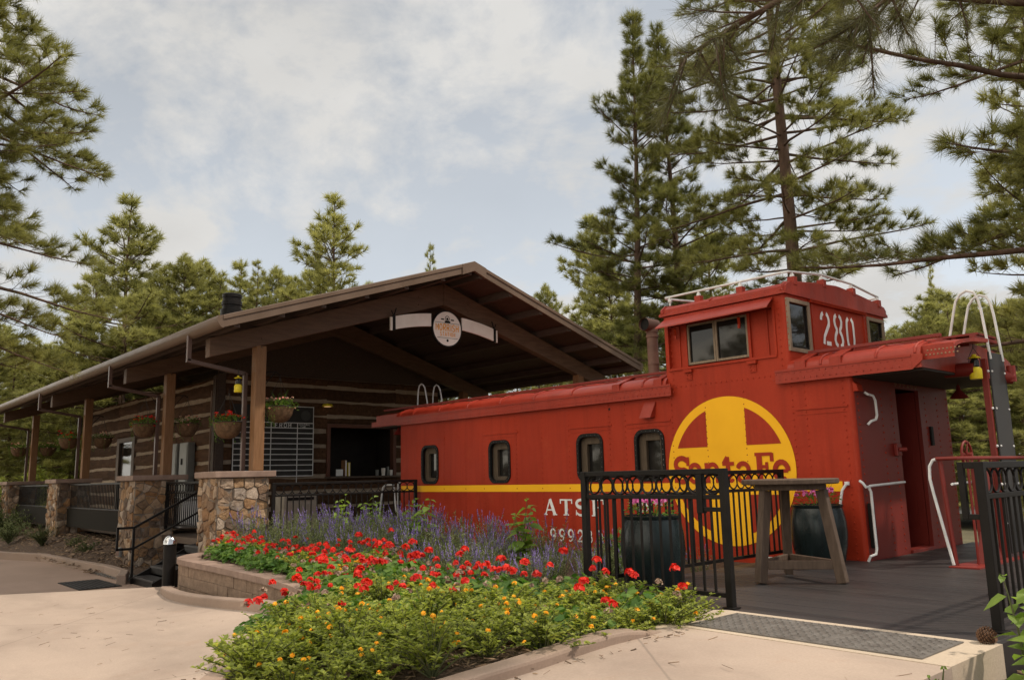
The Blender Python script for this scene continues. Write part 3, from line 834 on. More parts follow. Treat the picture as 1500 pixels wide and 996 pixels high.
# the railway's name across the bar
mb = MB(); put = sideY(.011); k = .075
def gl(strokes, x, z, w_, h_):
    for pts, wd in strokes:
        ribbon(mb, [(x+p[0]*w_, z+p[1]*h_) for p in pts], wd, put)
zb = .935
gl([(arc(.5,.73,.36,.25,15,270,14)+arc(.5,.26,.38,.24,90,-165,14)[1:], [.045]+[.075]*12+[.085]*5+[.075]*10+[.045]), ([(.88,.66),(.88,1.02)], .05), ([(.12,.36),(.12,-.02)], .05)], -2.735, zb, .29, .345)
def gl_a(x): gl([(arc(.45,.62,.36,.34,165,0,10)+[(.81,.1),(.98,.04)], [.05]+[.065]*10+[.07,.05]), (arc(.42,.25,.32,.24,70,360,14), .06)], x, zb, .235, .25)
gl_a(-2.47)
gl([([(.16,0),(.16,.95)], .075), ([(0,.96),(.24,.96)], .045), (arc(.52,.6,.32,.36,170,0,10)+[(.84,0)], [.05]+[.06]*9+[.07,.075]), ([(.0,.03),(.34,.03)], .045), ([(.7,.03),(1,.03)], .045)], -2.20, zb, .25, .25)
gl([([(.45,1.0),(.45,.2)]+arc(.66,.2,.2,.17,180,330,6), [.05,.085,.08,.07,.06,.05,.045,.04,.04][:9]), ([(.02,.72),(.95,.72)], .05), ([(.08,.72),(.42,1.0)], .05)], -1.91, zb, .2, .335)
gl_a(-1.69)
gl([([(.26,0),(.26,1)], .085), ([(.02,.965),(.98,.965)], .045), ([(.95,1),(.95,.7)], .055), ([(.3,.52),(.66,.52)], .045), ([(.66,.68),(.66,.36)], .045), ([(.04,.03),(.5,.03)], .045)], -1.405, zb, .27, .365)
gl([([(.12,.5),(.88,.5)], .045), (arc(.5,.5,.4,.44,0,310,16), [.06]+[.07]*15+[.05])], -1.135, zb, .235, .26)
mb.build('name_letters', M['red'], em)
# white lettering
mb = MB(); put = sideY(.004)
for ch, x in zip('ATSF', (-5.47,-5.1,-4.76,-4.40)): serif_text(mb, ch, x, .425, .29, .258, 0, put)
for i, ch in enumerate('999280'): serif_text(mb, ch, -5.36+i*.206, .012, .17, .19, 0, put, .95)
for ch, x in zip('EXT', (-3.46,-3.3,-3.1)): serif_text(mb, ch, x, .505, .12, .13, 0, put)
for ch, x in zip('E', (-1.32,)): serif_text(mb, ch, x, -.11, .09, .085, 0, put)
ribbon(mb, [(-1.2,-.06),(-1.14,-.06)], .015, put)
mb.build('side_lettering', M['white_paint'], CB)
mb = MB(); put = lambda u, v: (.004, u, v)
for i, ch in enumerate('999280'): serif_text(mb, ch, 1.17+i*.125, 2.17 if False else 2.125, .095, .06*1.6, 0, put, .8)
mb.build('end_number', M['ghost'], CB)
# slanted vent cover and small hole
mb = MB()
mb.add([(-3.21,-.012,2.13),(-3.0,-.012,2.125),(-3.05,-.1,1.885),(-3.26,-.1,1.89),(-3.21,-.002,2.13),(-3.0,-.002,2.125),(-3.03,-.002,1.9),(-3.23,-.002,1.9)], [(0,1,2,3),(0,3,7,4),(1,5,6,2),(0,4,5,1)])
mb.build('vent_cover', M['red_roof'], CB)
mb = MB(); mb.add([(-3.93+.022*math.cos(t*PI/6), -.003, 2.08+.022*math.sin(t*PI/6)) for t in range(12)], [tuple(range(12))]); mb.build('pipe_hole', M['rubber'], CB)

# roof: side fascia, sheets, ribs
prof = [(-.06,2.36),(-.045,2.41),(.0,2.45),(.07,2.482),(.2,2.515),(.6,2.57),(1.475,2.62)]
full = prof + [(WID-y, z) for y, z in reversed(prof[:-1])]
roof = MB()
for x0, x1 in ((-9.88,-2.76),(-.80,.86)):
    roof.prism([(-.06,2.195)] + full + [(WID+.06,2.195)], 'x', x0, x1)
inner = [(y*.96+.06 if y < 1 else y*.96+.06, z-.02) for y, z in full]
for x0, x1 in ((-10.75,-9.881),(.861,1.2)):
    up = [(max(.01,y*.97+.044), z-.018) for y, z in (full if x0 < 0 else prof[:-1]+[(1.1,2.6)])]
    roof.prism(up + [(y, z-.045) for y, z in reversed(up)], 'x', x0, x1)
    roof.box(x0, x1, -.0, .009, 2.28, 2.44)
rf = roof.build('roof', M['red_roof'], CB, smooth=True, angle=50)
mb = MB()
for x0, x1 in ((-9.83,-2.66),(-.97,.76)):
    mb.box(x0, x1, -.078, -.061, 2.178, 2.345)
    mb.box(x0, x1, -.088, -.0785, 2.325, 2.35)
    mb.box(x0, x1, WID+.061, WID+.078, 2.178, 2.345)
mb.prism([(.761,2.178),(.885,2.275),(.885,2.345),(.761,2.345)], 'y', -.078, -.061)
mb.box(-10.9,-9.832,-.03,.03,2.2,2.31)
x = -9.75
while x < .7:
    if not -2.6 < x < -1.0: mb.stud((x, -.078, 2.225), (0,-1,0), .010); mb.stud((x+.04, -.078, 2.3), (0,-1,0), .008)
    x += .085
mb.build('fascia', M['red_roof'], rf, smooth=True)
for x in (-9.72,-9.25,-8.35,-7.45,-6.5,-5.6,-4.7,-3.78,-3.2,-.35,.35,.8):
    mb = MB(); mb.tube([(x, y, z+.004) for y, z in full], .017, 6); mb.build('roof_rib', M['red_roof'], rf, smooth=True)
for x in (-3.72,-2.9,-.62,-.15):
    mb = MB(); mb.bar((x,-.068,2.34), (x,-.068,2.44), .02, .15, (1,0,0)); mb.bar((x,-.06,2.44), (x,.34,2.585), .15, .018, (0,-.35,1))
    mb.box(x-.07,x+.07,.3,.34,2.52,2.6)
    mb.build('roof_bracket', M['red_roof'], rf, bevel=.004)
mb = MB()
for x0, x1 in ((-10.95,-2.84),(-.76,1.08)):
    for k in range(3): mb.box(x0, x1, 1.16+k*.215, 1.16+k*.215+.2, 2.655, 2.685)
    x = x0+.15
    while x < x1: mb.box(x-.03, x+.03, 1.18, 1.78, 2.6, 2.654); x += .7
    mb.box(x0+.1, x1-.1, .25, .3, 2.56, 2.6)
    y = x0+.2
mb.box(1.0,1.07,1.1,1.85,2.6,2.65); mb.box(.9,1.06,.9,.95,2.5,2.56); mb.box(-11,-10.5,.9,.95,2.5,2.56)
mb.build('running_board', M['red_dark'], CB, bevel=.004)
mb = MB()                                             # perforated strip over the platform
x = .9
while x < 1.24:
    mb.stud((x,.0,2.33), (0,-1,0), .012, .008); mb.stud((x+.02,.0,2.38), (0,-1,0), .012, .008); x += .042
mb.build('roof_bolts', M['ghost'], rf)

mb = MB(); mb.box(.012,.85,.02,WID-.02,2.168,2.194); mb.build('platform_ceiling', M['dark_room'], rf)  # dark underside sheet: black paint, with the shade under this roof put in
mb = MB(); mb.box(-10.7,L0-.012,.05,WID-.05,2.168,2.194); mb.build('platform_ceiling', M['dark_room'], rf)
# cupola
CU = MB()
CU.prism([(.05,2.2),(WID-.05,2.2),(WID-.05,3.36),(.05,3.36)], 'x', -2.78, -2.73)
CU.box(-2.75, XC-.05, WID-.05, WID, 2.2, 3.36)
for x, s in ((-2.75,-1),(XC-.05,1)):
    poly = [(x, .05)] + [(x+s*.05*math.sin(math.radians(t)), .05-.05*math.cos(math.radians(t))) for t in range(0, 91, 15)]
    CU.prism(poly, 'z', 2.2, 3.36)
# recess behind the sliding windows
CU.box(-2.70,-.985,.09,.12,2.5,3.3)
CU.box(-2.70,-2.40,.05,.089,2.58,3.2); CU.box(-1.39,-.985,.05,.089,2.58,3.2)
CU.box(-2.44,-2.40,.02,.05,2.58,3.2); CU.box(-1.39,-1.35,.02,.05,2.58,3.2)
CU.box(-2.72,-.96,-.02,-.001,2.54,2.575); CU.box(-2.735,-2.70,-.016,-.001,2.576,3.25); CU.box(-.985,-.95,-.016,-.001,2.576,3.25); CU.box(-2.56,-2.53,.035,.049,2.58,3.2); CU.box(-1.12,-1.09,.035,.049,2.58,3.2)
for x in (-2.37,-1.33):
    CU.box(x-.07,x+.07,-.05,-.002,2.49,2.53); CU.box(x-.05,x+.05,-.012,-.002,2.38,2.49)
    for zz_ in (2.41,2.45):
        for dx in (-.03,.03): CU.stud((x+dx,-.012,zz_), (0,-1,0))
cu = CU.build('cupola', M['red'], CB, smooth=False)
plate('cupola_end', [(.05,2.2),(WID-.05,2.2),(WID-.05,3.36),(WID-.22,3.5),(1.475,3.6),(.22,3.5),(.05,3.36)], [[(.06,2.65),(.57,2.65),(.57,3.27),(.06,3.27)],[(2.36,2.65),(2.83,2.65),(2.83,3.27),(2.36,3.27)]], .05, M['red'], cu, lambda u, v, w_: (XC-.025+w_, u, v))
mb = MB(); mb.box(XC+.001,XC+.012,.66,.7,2.6,3.3); mb.box(XC+.001,XC+.012,2.2,2.24,2.6,3.3); mb.box(XC+.001,XC+.02,.6,2.3,2.58,2.61)
for y in (.025,.62,2.28,2.9):
    z = 2.6
    while z < 3.35: mb.stud((XC,y,z), (1,0,0)); z += .075
y = .1
while y < 2.9: mb.stud((XC,y,3.36+.13*math.sin(PI*y/WID)), (1,0,0)); y += .075
mb.tube([(XC+.03,.6,3.335),(XC+.03,2.22,3.335)], .022); mb.box(XC+.001,XC+.06,.6,2.22,3.345,3.36)
mb.build('end_trim', M['red'], cu, smooth=True)
def pane_window(y0, y1):
    wd = MB(); t = .055
    z0, z1 = 2.60, 3.315
    wd.box(XC-.02,XC+.02,y0,y0+t,z0,z1); wd.box(XC-.02,XC+.02,y1-t,y1,z0,z1); wd.box(XC-.02,XC+.02,y0+t,y1-t,z0,z0+t); wd.box(XC-.02,XC+.02,y0+t,y1-t,z1-t,z1)
    f = wd.build('window', M['frame_tan'], CB, bevel=.006)
    g = MB(); g.box(XC-.03,XC-.022,y0+.03,y1-.03,z0+.03,z1-.03); g.build('pane', M['glass'], f)
    i = MB(); i.box(XC-.02,XC-.005,y0+t,y0+t+.02,z0+t,z1-t); i.box(XC-.02,XC-.005,y1-t-.02,y1-t,z0+t,z1-t); i.box(XC-.02,XC-.005,y0+t+.02,y1-t-.02,z0+t,z0+t+.03); i.build('sash', M['rubber'], f)
pane_window(.02,.61); pane_window(2.31,2.87)
wd = MB(); z0, z1 = 2.60, 3.19
for a, b in ((-2.395,-1.925),(-1.92,-1.395)):
    wd.box(a,a+.03,.03,.06,z0,z1); wd.box(b-.03,b,.03,.06,z0,z1); wd.box(a+.03,b-.03,.03,.06,z0,z0+.035); wd.box(a+.03,b-.03,.03,.06,z1-.03,z1)
f = wd.build('side_window', M['frame_tan'], CB, bevel=.004)
g = MB(); g.box(-2.37,-1.42,.066,.076,z0+.02,z1-.02); g.build('pane', M['glass'], f)
aw = MB()
aw.add([(-2.73,-.03,3.325),(-.95,-.03,3.335),(-.90,-.27,3.185),(-2.73,-.27,3.17),(-2.73,-.03,3.31),(-.95,-.03,3.32),(-.90,-.275,3.165),(-2.73,-.275,3.15)], [(0,1,2,3),(7,6,5,4),(3,2,6,7),(1,5,6,2),(0,3,7,4)])
aw.box(-2.73,-.95,-.03,-.002,3.30,3.34)
a_o = aw.build('awning', M['red_roof'], cu)
ar = MB()
for x in (-2.55,-1.48): ar.bar((x,-.03,3.06), (x+.04,-.1,3.14), .035, .02); ar.bar((x,-.03,3.06),(x-.005,-.03,3.0), .035,.02)
ar.build('awning_arms', M['red'], a_o)
# cupola roof
cr_ = [(-.045,3.365),(-.045,3.40),(.0,3.42),(.0,3.47),(.05,3.515),(.22,3.545),(.88,3.61),(1.475,3.65)]
crf = cr_ + [(WID-y, z) for y, z in reversed(cr_[:-1])]
mb = MB(); mb.prism(crf, 'x', -2.83, XC+.03)
cro = mb.build('cupola_roof', M['red_roof'], cu, smooth=True, angle=30)
mb = MB()
for x in (-2.78, XC-.02): mb.tube([(x,y,z+.004) for y, z in crf[1:-1]], .02, 6)
mb.tube([(-1.95,y,z+.004) for y, z in crf[3:-3]], .016, 6)
mb.build('cupola_roof_ribs', M['red_roof'], cro, smooth=True)
blk = MB(); rail = MB()
top_near = [(-2.79,.1),(-2.2,.1),(-1.5,.1),(-.85,.1)]
def rz(y):                                             # roof height
    for (a, za), (b, zb_) in zip(crf, crf[1:]):
        if a <= y <= b and b > a: return za + (zb_-za)*(y-a)/(b-a)
    return 3.6
zr = 3.675
loop = [(-2.8,.1,zr),(-.86,.1,zr),(-.80,.16,zr+.01),(-.80,1.05,3.775),(-.80,1.93,3.765),(-.80,2.8,zr),(-.86,2.87,zr),(-2.8,2.87,zr),(-2.84,2.8,zr),(-2.84,1.5,3.775),(-2.84,.16,zr)]
rail.tube(loop, .017, 8, closed=True)
for x, y, hz_ in ((-2.72,.1,zr),(-2.2,.1,zr),(-1.5,.1,zr),(-.80,.25,zr+.015),(-.80,1.05,3.775),(-.80,1.93,3.765),(-.80,2.75,zr+.01),(-2.2,2.87,zr),(-1.5,2.87,zr)):
    zb_ = rz(y)
    if x > -2.6: blk.box(x-.05,x+.05,y-.045,y+.045,zb_-.04,zb_+.075)
    rail.tube([(x,y,zb_+.02),(x,y,hz_)], .014, 8); rail.lathe([(.03,0),(.03,.03),(.015,.05)], (x,y,zb_+.075), 10)
blk.build('rail_blocks', M['red_roof'], cu, bevel=.006)
rail.build('roof_railing', M['pipe'], cu, smooth=True)
# 280 stencil
mb = MB(); put = lambda u, v: (XC+.004, u, v); sw = .058
def st(pts): ribbon(mb, pts, sw, put)
y0, z0, H, W_ = .90, 2.765, .475, .25
st(arc(y0+.12, z0+H-.12, .10, .10, 185, 110, 6)); st(arc(y0+.13, z0+H-.13, .10, .11, 70, -10, 8) + [(y0+.225, z0+.30),(y0+.08,z0+.12),(y0+.055,z0+.01)])
st([(y0+.13,z0+.03),(y0+.26,z0+.03)])
y0 = 1.27
for s in (-1, 1):
    c = y0+.125
    st([(c+s*.035,z0+H-.015),(c+s*.08,z0+H-.045),(c+s*.1,z0+H-.1),(c+s*.085,z0+H-.165),(c+s*.045,z0+.255),(c+s*.045,z0+.225),(c+s*.09,z0+.165),(c+s*.108,z0+.1),(c+s*.088,z0+.045),(c+s*.035,z0+.015)])
y0 = 1.63
for s in (-1, 1):
    c = y0+.125
    st([(c+s*.04,z0+H-.02),(c+s*.09,z0+H-.07),(c+s*.1,z0+H-.15),(c+s*.1,z0+.15),(c+s*.09,z0+.07),(c+s*.04,z0+.02)])
mb.build('cupola_number', M['white_paint'], cu)
# stove pipe
mb = MB(); x, y = -3.5, .62
mb.tube([(x,y,2.5),(x,y,3.33)], .088, 18); mb.tube([(x,y,3.22),(x,y,3.26)], .1, 18); mb.tube([(x,y,2.78),(x,y,2.80)], .095, 18)
mb.tube([(x,y+.1,3.42),(x,y-.2,3.42)], .105, 18, caps=False); mb.tube([(x,y,3.3),(x,y,3.42)], .098, 18)
mb.lathe([(.12,0),(.1,.06)], (x,y,2.55), 16)
sp = mb.build('stove_pipe', M['stack'], CB, smooth=True)
mb = MB(); mb.tube([(x,y-.15,3.42),(x,y-.14,3.42)], .1, 18); mb.build('flue_mouth', M['rubber'], sp)

# grab irons, rails, ladders and hoops
g = MB(); r_ = .016
g.tube([(.03,.25,2.0),(.06,.27,1.97),(.06,.41,1.96),(.065,.45,1.9),(.065,.46,1.72),(.06,.43,1.665),(.06,.29,1.64),(.03,.26,1.6)], r_)
g.build('grab_iron', M['pipe'], CB, smooth=True)
g = MB()
g.tube([(.02,-.07,.93),(.06,-.07,.9),(.08,-.05,.855),(.08,.03,.855),(.08,.07,.865),(.08,1.02,.89)], r_)
g.tube([(.08,.02,.855),(.09,.05,.8),(.09,.06,.14),(.09,.03,.08),(.06,-.05,.06),(.03,-.05,.0)], r_)
g.build('grab_iron', M['pipe'], CB, smooth=True)
g = MB(); g.tube([(-.16,-.01,.9),(-.16,-.06,.88),(-.2,-.075,.82),(-.23,-.075,.7),(-.29,-.07,.42),(-.29,-.01,.34)], r_); g.lathe([(.03,-.02),(.03,.02)], (-.16,-.02,.9), 10)
g.build('grab_iron', M['pipe'], CB, smooth=True)
g = MB(); g.tube([(.97,-.05,.02),(.835,-.05,.80),(.815,-.05,.94),(.825,-.05,1.08),(.865,-.05,1.145),(.92,-.05,1.16)], .017); g.build('platform_loop', M['pipe'], CB, smooth=True)
g = MB()
g.tube([(.9,-.05,1.16),(1.12,-.05,1.16),(1.15,.1,1.16),(1.15,2.85,1.16)], .021)
g.tube([(.98,.0,0),(.92,.0,1.16)], .024); g.tube([(1.15,2.9,0),(1.15,2.9,1.16)], .024)
for y in (.15,.5,.85): g.tube([(1.15,y,.02),(1.15,y,1.16)], .014)
g.bar((1.12,.58,.05),(1.12,.58,1.12), .09, .16, (1,0,0)); g.prism([(.28,.0),(.88,.0),(.67,.34),(.49,.34)], 'x', 1.08, 1.16)
for z in (.12,.22,.4,.55,.7,.85,1.0): g.stud((1.165,.5,z), (1,0,0), .02, .015); g.stud((1.06,.58,z), (-1,0,0), .02, .015)
g.box(.94,1.25,-.12,2.95,-.04,.012)
g.bar((1.1,1.18,.0),(1.1,1.18,2.35), .06, .06); g.bar((1.1,1.78,.0),(1.1,1.78,2.35), .06, .06)
g.bar((1.22,2.85,0),(1.22,2.85,2.3), .05,.05)
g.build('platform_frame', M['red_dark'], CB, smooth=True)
g = MB(); g.tube([(1.02,.0,.88),(1.02,1.1,.9)], .014); g.build('safety_bar', M['pipe'], CB, smooth=True)
g = MB(); g.torus((1.06,.42,1.2), .15, .014, 'x', 24, 6)
for k in range(5): t = 2*PI*k/5; g.tube([(1.06,.42,1.2),(1.06,.42+.15*math.cos(t),1.2+.15*math.sin(t))], .009, 6)
g.tube([(1.0,.42,1.2),(1.12,.42,1.2)], .025); g.build('brake_wheel', M['red_dark'], CB, smooth=True)
g = MB(); g.box(1.135,1.155,1.22,1.74,.05,2.44)
gp = g.build('ladder_guard', M['black_panel'], CB, bevel=.006)
g = MB()
for z in (2.2,1.75,1.3,.85,.4):
    for y in (1.26,1.7): g.stud((1.155,y,z), (1,0,0), .016, .012)
    g.stud((1.13,1.2,z), (0,-1,0), .02, .02)
g.build('guard_bolts', M['pipe'], gp)
g = MB(); g.tube([(1.08,1.75,2.18),(1.2,1.83,2.15)], .08, 12); g.tube([(1.2,1.8,2.1),(1.2,1.8,2.3)], .05, 10); g.build('marker_lamp', M['red_dark'], CB, smooth=True)
def hoop(y, s, xo):
    h = MB(); pts = [(.72,2.66),(.8,2.98),(.84,3.12),(.9,3.2),(.98,3.235),(1.06,3.2),(1.1,3.1),(1.12,2.95),(1.15,2.5),(1.16,2.35)]
    h.tube([(xo+s*x, y, z) for x, z in pts], .0165, 8)
    h.build('ladder_hoop', M['pipe'], CB, smooth=True)
for y in (1.25,1.68): hoop(y, 1, 0); hoop(y, -1, L0)
g = MB(); g.tube([(.72,1.0,2.23),(1.06,1.0,2.22)], .085, 14); g.tube([(.75,1.0,2.23),(.75,1.0,2.4)], .02); g.build('air_reservoir', M['red_dark'], CB, smooth=True)
def hood(x, y, z):
    h = MB(); h.lathe([(.02,.12),(.03,.06),(.12,-.05),(.115,-.055),(.02,.03)], (x,y,z), 16); h.tube([(x,y,z+.1),(x,y,2.3)], .012)
    h.build('hooded_lamp', M['red_dark'], CB, smooth=True)
hood(.42,2.2,2.03); hood(-10.25,.25,2.07); 
g = MB(); g.prism([(-.22,2.0),(.06,2.0),(.045,2.08),(-.01,2.13),(-.1,2.14),(-.19,2.09)], 'y', .03, .17); g.build('corner_hood', M['red'], CB, bevel=.006)
# left platform rails
g = MB()
g.tube([(-10.7,.02,.0),(-10.55,.02,.75),(-10.5,.02,.9),(-10.4,.02,.95),(-10.1,.02,.95)], .021); g.build('platform_loop', M['pipe'], CB, smooth=True)
g = MB(); g.tube([(-10.95,.7,.0),(-10.95,.7,.95),(-10.9,.75,1.03),(-10.8,.8,1.06)], .021); g.tube([(-10.0,-.03,.9),(-9.95,-.06,.8),(-9.88,-.06,.4)], .016); g.build('platform_loop', M['pipe'], CB, smooth=True)
g = MB(); g.box(-10.9,-9.84,.0,WID,-.1,.0); g.box(L0+.1,-.1,.35,2.6,-.6,-.21); g.box(L0+.3,-.3,.12,.22,-.42,-.205); g.box(.0,1.2,.3,2.6,-.5,-.06)
for k in range(3): g.box(-10.8,-10.0,-.25+k*.08,.05+k*.08,-.6+k*.2,-.57+k*.2)
g.build('underframe', M['black'], CB)
# ------------------------------------------------------------------ the station pavilion
ST = thing('station_building', 'brown gabled log station pavilion with stone pillars and an open porch behind the caboose', 'building', (0, 0, 0))
RY, RZ, SL = .88, 5.548, .3295
X0, X1 = -8.376, -29.6
YL, YR = -4.44, 6.2
rtop = lambda y: RZ - SL*abs(y-RY)
mb = MB()
mb.prism([(YL, rtop(YL)), (RY, RZ), (YR, rtop(YR)), (YR, rtop(YR)-.085), (RY, RZ-.085), (YL, rtop(YL)-.085)], 'x', X0-.03, X1)
rf = mb.build('roof', M['soffit'], ST)
mb = MB()                                             # standing sheets on top
mb.prism([(YL-.02, rtop(YL)+.012), (RY, RZ+.02), (YR+.02, rtop(YR)+.012), (YR+.02, rtop(YR)+.002), (RY, RZ+.004), (YL-.02, rtop(YL)+.002)], 'x', X0+.0, X1)
x = X0-.3
while x > X1:
    mb.bar((x,YL,rtop(YL)+.03),(x,RY,RZ+.035),.03,.035,(0,0,1)); mb.bar((x,RY,RZ+.035),(x,YR,rtop(YR)+.03),.03,.035,(0,0,1)); x -= .45
mb.build('roof_sheets', M['roof_metal'], rf)
mb = MB(); fd = .205
for (ya, yb) in ((YL-.02, RY-.3), (RY+.3, YR+.02)):
    mb.prism([(ya, rtop(ya)+.016), (yb, rtop(yb)+.016), (yb, rtop(yb)+.016-fd), (ya, rtop(ya)+.016-fd)], 'x', X0, X0+.035)
    mb.prism([(ya, rtop(ya)+.02), (yb, rtop(yb)+.02), (yb, rtop(yb)-.055), (ya, rtop(ya)-.055)], 'x', X0+.036, X0+.055)
mb.prism([(RY-.32, rtop(RY-.32)+.026), (RY, RZ+.03), (RY+.32, rtop(RY+.32)+.026), (RY+.32, rtop(RY+.32)-fd+.0), (RY, RZ-fd+.02), (RY-.32, rtop(RY-.32)-fd+.0)], 'x', X0-.005, X0+.062)
mb.build('rake_fascia', M['fascia'], rf, bevel=.006)
for y0, s in ((YL, -1), (YR, 1)):
    mb = MB()
    z = rtop(y0)
    prof_ = [(y0, z-.0), (y0+s*.02, z+.01), (y0+s*.1, z+.0), (y0+s*.12, z-.05), (y0+s*.1, z-.12), (y0+s*.05, z-.19), (y0, z-.2)]
    mb.prism(prof_, 'x', X0+.04, X1)
    mb.build('gutter', M['fascia'], rf, smooth=True, angle=50)
bx = [-9.4, -14.1, -20.75, -27.4]
for x in bx:
    mb = MB()
    mb.prism([(RY, 5.30), (-4.26, 3.594), (-4.26, 3.254), (RY-.0, 4.82)], 'x', x-.2, x)
    mb.prism([(RY, 5.30), (RY, 4.82), (6.02, 3.254), (6.02, 3.594)], 'x', x-.2, x)
    mb.box(x+.001, x+.02, RY-.02, RY+.02, 4.8, 5.28)
    for y in (-3.3, 0.2, 1.55, 5.1):
        zc_ = 5.06 - .33*abs(y-RY) - .02*abs(y-RY)
        for dz in (-.08, .08): mb.stud((x, y, zc_+dz), (1,0,0), .022, .014)
    mb.build('beam', M['beam'], ST, bevel=.01)
mb = MB()
for y in (-4.2,-3.4,-2.6,-1.7,-.8,.1,.8,1.1,1.95,2.85,3.75,4.65,5.5,6.05):
    z = rtop(y)-.088
    mb.box(X0+.01 if False else X0-.01, X1+.2, y-.05, y+.05, z-.15, z)
mb.build('purlins', M['soffit'], rf)
for x in bx:
    mb = MB(); mb.box(x-.2,x-.001,-3.4,-3.2,1.275,3.54); mb.build('post', M['post_wood'], ST, bevel=.012)
    mb = MB(); mb.box(x-.2,x-.001,5.05,5.25,.0,3.55); mb.build('post', M['post_wood'], ST, bevel=.012)
    mb = MB()
    y = -3.45; xd = x-.32
    mb.bar((xd,-4.5,3.66),(xd,-4.5,3.2),.075,.075); mb.bar((xd,-4.535,3.215),(xd,-3.46,3.04),.075,.075); mb.bar((xd,-3.46,3.06),(xd,-3.46,1.28),.075,.075)
    mb.build('downspout', M['downspout'], ST, bevel=.008)
# stone pillars
def guillotine(r, x0, x1, z0, z1, out):
    w_, h_ = x1-x0, z1-z0
    big = r.uniform(.16, .34)
    if w_ < .13 or h_ < .11 or (w_ < big*1.5 and h_ < big):
        out.append((x0, x1, z0, z1)); return
    if w_ > h_*1.25:
        c = x0 + w_*r.uniform(.35, .65); guillotine(r, x0, c, z0, z1, out); guillotine(r, c, x1, z0, z1, out)
    else:
        c = z0 + h_*r.uniform(.35, .65); guillotine(r, x0, x1, z0, c, out); guillotine(r, x0, x1, c, z1, out)
def clip_cell(poly, q, p):
    """part of poly nearer to p than to q"""
    mx_, my_ = (p[0]+q[0])/2, (p[1]+q[1])/2; nx_, ny_ = q[0]-p[0], q[1]-p[1]; out = []
    for i in range(len(poly)):
        a = poly[i]; b = poly[(i+1) % len(poly)]
        da = (a[0]-mx_)*nx_+(a[1]-my_)*ny_; db = (b[0]-mx_)*nx_+(b[1]-my_)*ny_
        if da <= 0: out.append(a)
        if (da < 0 < db) or (db < 0 < da):
            t = da/(da-db); out.append((a[0]+(b[0]-a[0])*t, a[1]+(b[1]-a[1])*t))
    return out
def stone_face(mb, r, put, w_, z0, z1):
    """fieldstones of every size fitted together: irregular cells with mortar between"""
    S = []; z = z0
    while z < z1:
        hh_ = r.choice((.1,.13,.17,.21,.26)); x = -r.uniform(0, .2)
        while x < w_:
            ww_ = r.uniform(.1, .36); S.append((x+ww_/2, z+hh_/2+r.uniform(-.03,.03)))
            if r.random() < .25: S[-1] = (S[-1][0], z+hh_*.25); S.append((x+ww_/2+r.uniform(-.03,.03), z+hh_*.8))
            x += ww_
        z += hh_
    for p in S:
        poly = [(.0,z0),(w_,z0),(w_,z1),(.0,z1)]
        for q in S:
            if q is not p and abs(q[0]-p[0]) < .9 and abs(q[1]-p[1]) < .9:
                poly = clip_cell(poly, q, p)
                if len(poly) < 3: break
        if len(poly) < 3: continue
        cx_ = sum(a for a, b in poly)/len(poly); cz_ = sum(b for a, b in poly)/len(poly)
        mb.tint = r.random(); h = r.uniform(.008, .042); ring = []
        for i in range(len(poly)):
            a = Vector(poly[i]); n_ = Vector(poly[(i+1) % len(poly)]); L_ = (n_-a).length
            if L_ < .012: continue
            m_ = max(1, int(L_/.09)); k0 = .07
            for k in range(m_+1):
                t = k0+(1-2*k0)*k/m_; ring.append(a.lerp(n_, t))
        if len(ring) < 3: continue
        c2 = Vector((cx_, cz_)); n = len(ring); tx, tz = r.uniform(-.12,.12), r.uniform(-.12,.12)
        ring = [q + (c2-q).normalized()*min(.0055, (c2-q).length*.3) + Vector((r.uniform(-.004,.004), r.uniform(-.004,.004))) for q in ring]
        vs = [put(q.x, q.y, -.03) for q in ring]
        def hz(q, base): d = q-c2; return base+d.x*tx+d.y*tz+r.uniform(-.004,.004)
        vs += [put(*(c2+(q-c2)*.97), hz(q, h*.6)) for q in ring] + [put(*(c2+(q-c2)*.92), hz(q, h)) for q in ring] + [put(*(c2+(q-c2)*.5), hz(q, h+r.uniform(-.006,.008))) for q in ring]
        vs.append(put(c2.x, c2.y, h+r.uniform(0,.012)))
        fs = []
        for lv in range(3):
            for i in range(n):
                k = (i+1) % n; fs.append((lv*n+i, lv*n+k, lv*n+n+k, lv*n+n+i))
        for i in range(n): fs.append((3*n+i, 3*n+(i+1) % n, 4*n))
        mb.add(vs, fs)
def pillar(xa, xb, ya, yb, zb, seed, cap_right=.0):
    r = random.Random(seed)
    core = MB(); core.box(xa-.006, xb+.006, ya-.006, yb+.006, zb, 1.163)
    p = core.build('stone_pillar', M['mortar'], ST)
    s = MB()
    stone_face(s, r, lambda u, v, h: (xb+h, ya+u, v), yb-ya, zb, 1.16)
    stone_face(s, r, lambda u, v, h: (xa+u, ya-h, v), xb-xa, zb, 1.16)
    stone_face(s, r, lambda u, v, h: (xb-u, yb+h, v), xb-xa, zb, 1.16)
    stone_face(s, r, lambda u, v, h: (xa-h, yb-u, v), yb-ya, zb, 1.16)
    s.build('stones', M['stone'], p, smooth=True, angle=16)
    c = MB(); c.box(xa-.09, xb+.09, ya-.09, yb+.09+cap_right, 1.165, 1.275); c.build('pillar_cap', M['cap'], p, bevel=.012)
pillar(-10.25, -9.46, -4.0, -3.08, -.7, 3, .02)
pillar(-14.95, -13.95, -4.0, -3.2, -.8, 4, .2)
pillar(-21.7, -20.6, -4.0, -3.2, -.6, 5, .2)
pillar(-28.4, -27.3, -4.0, -3.2, -.5, 6, .2)
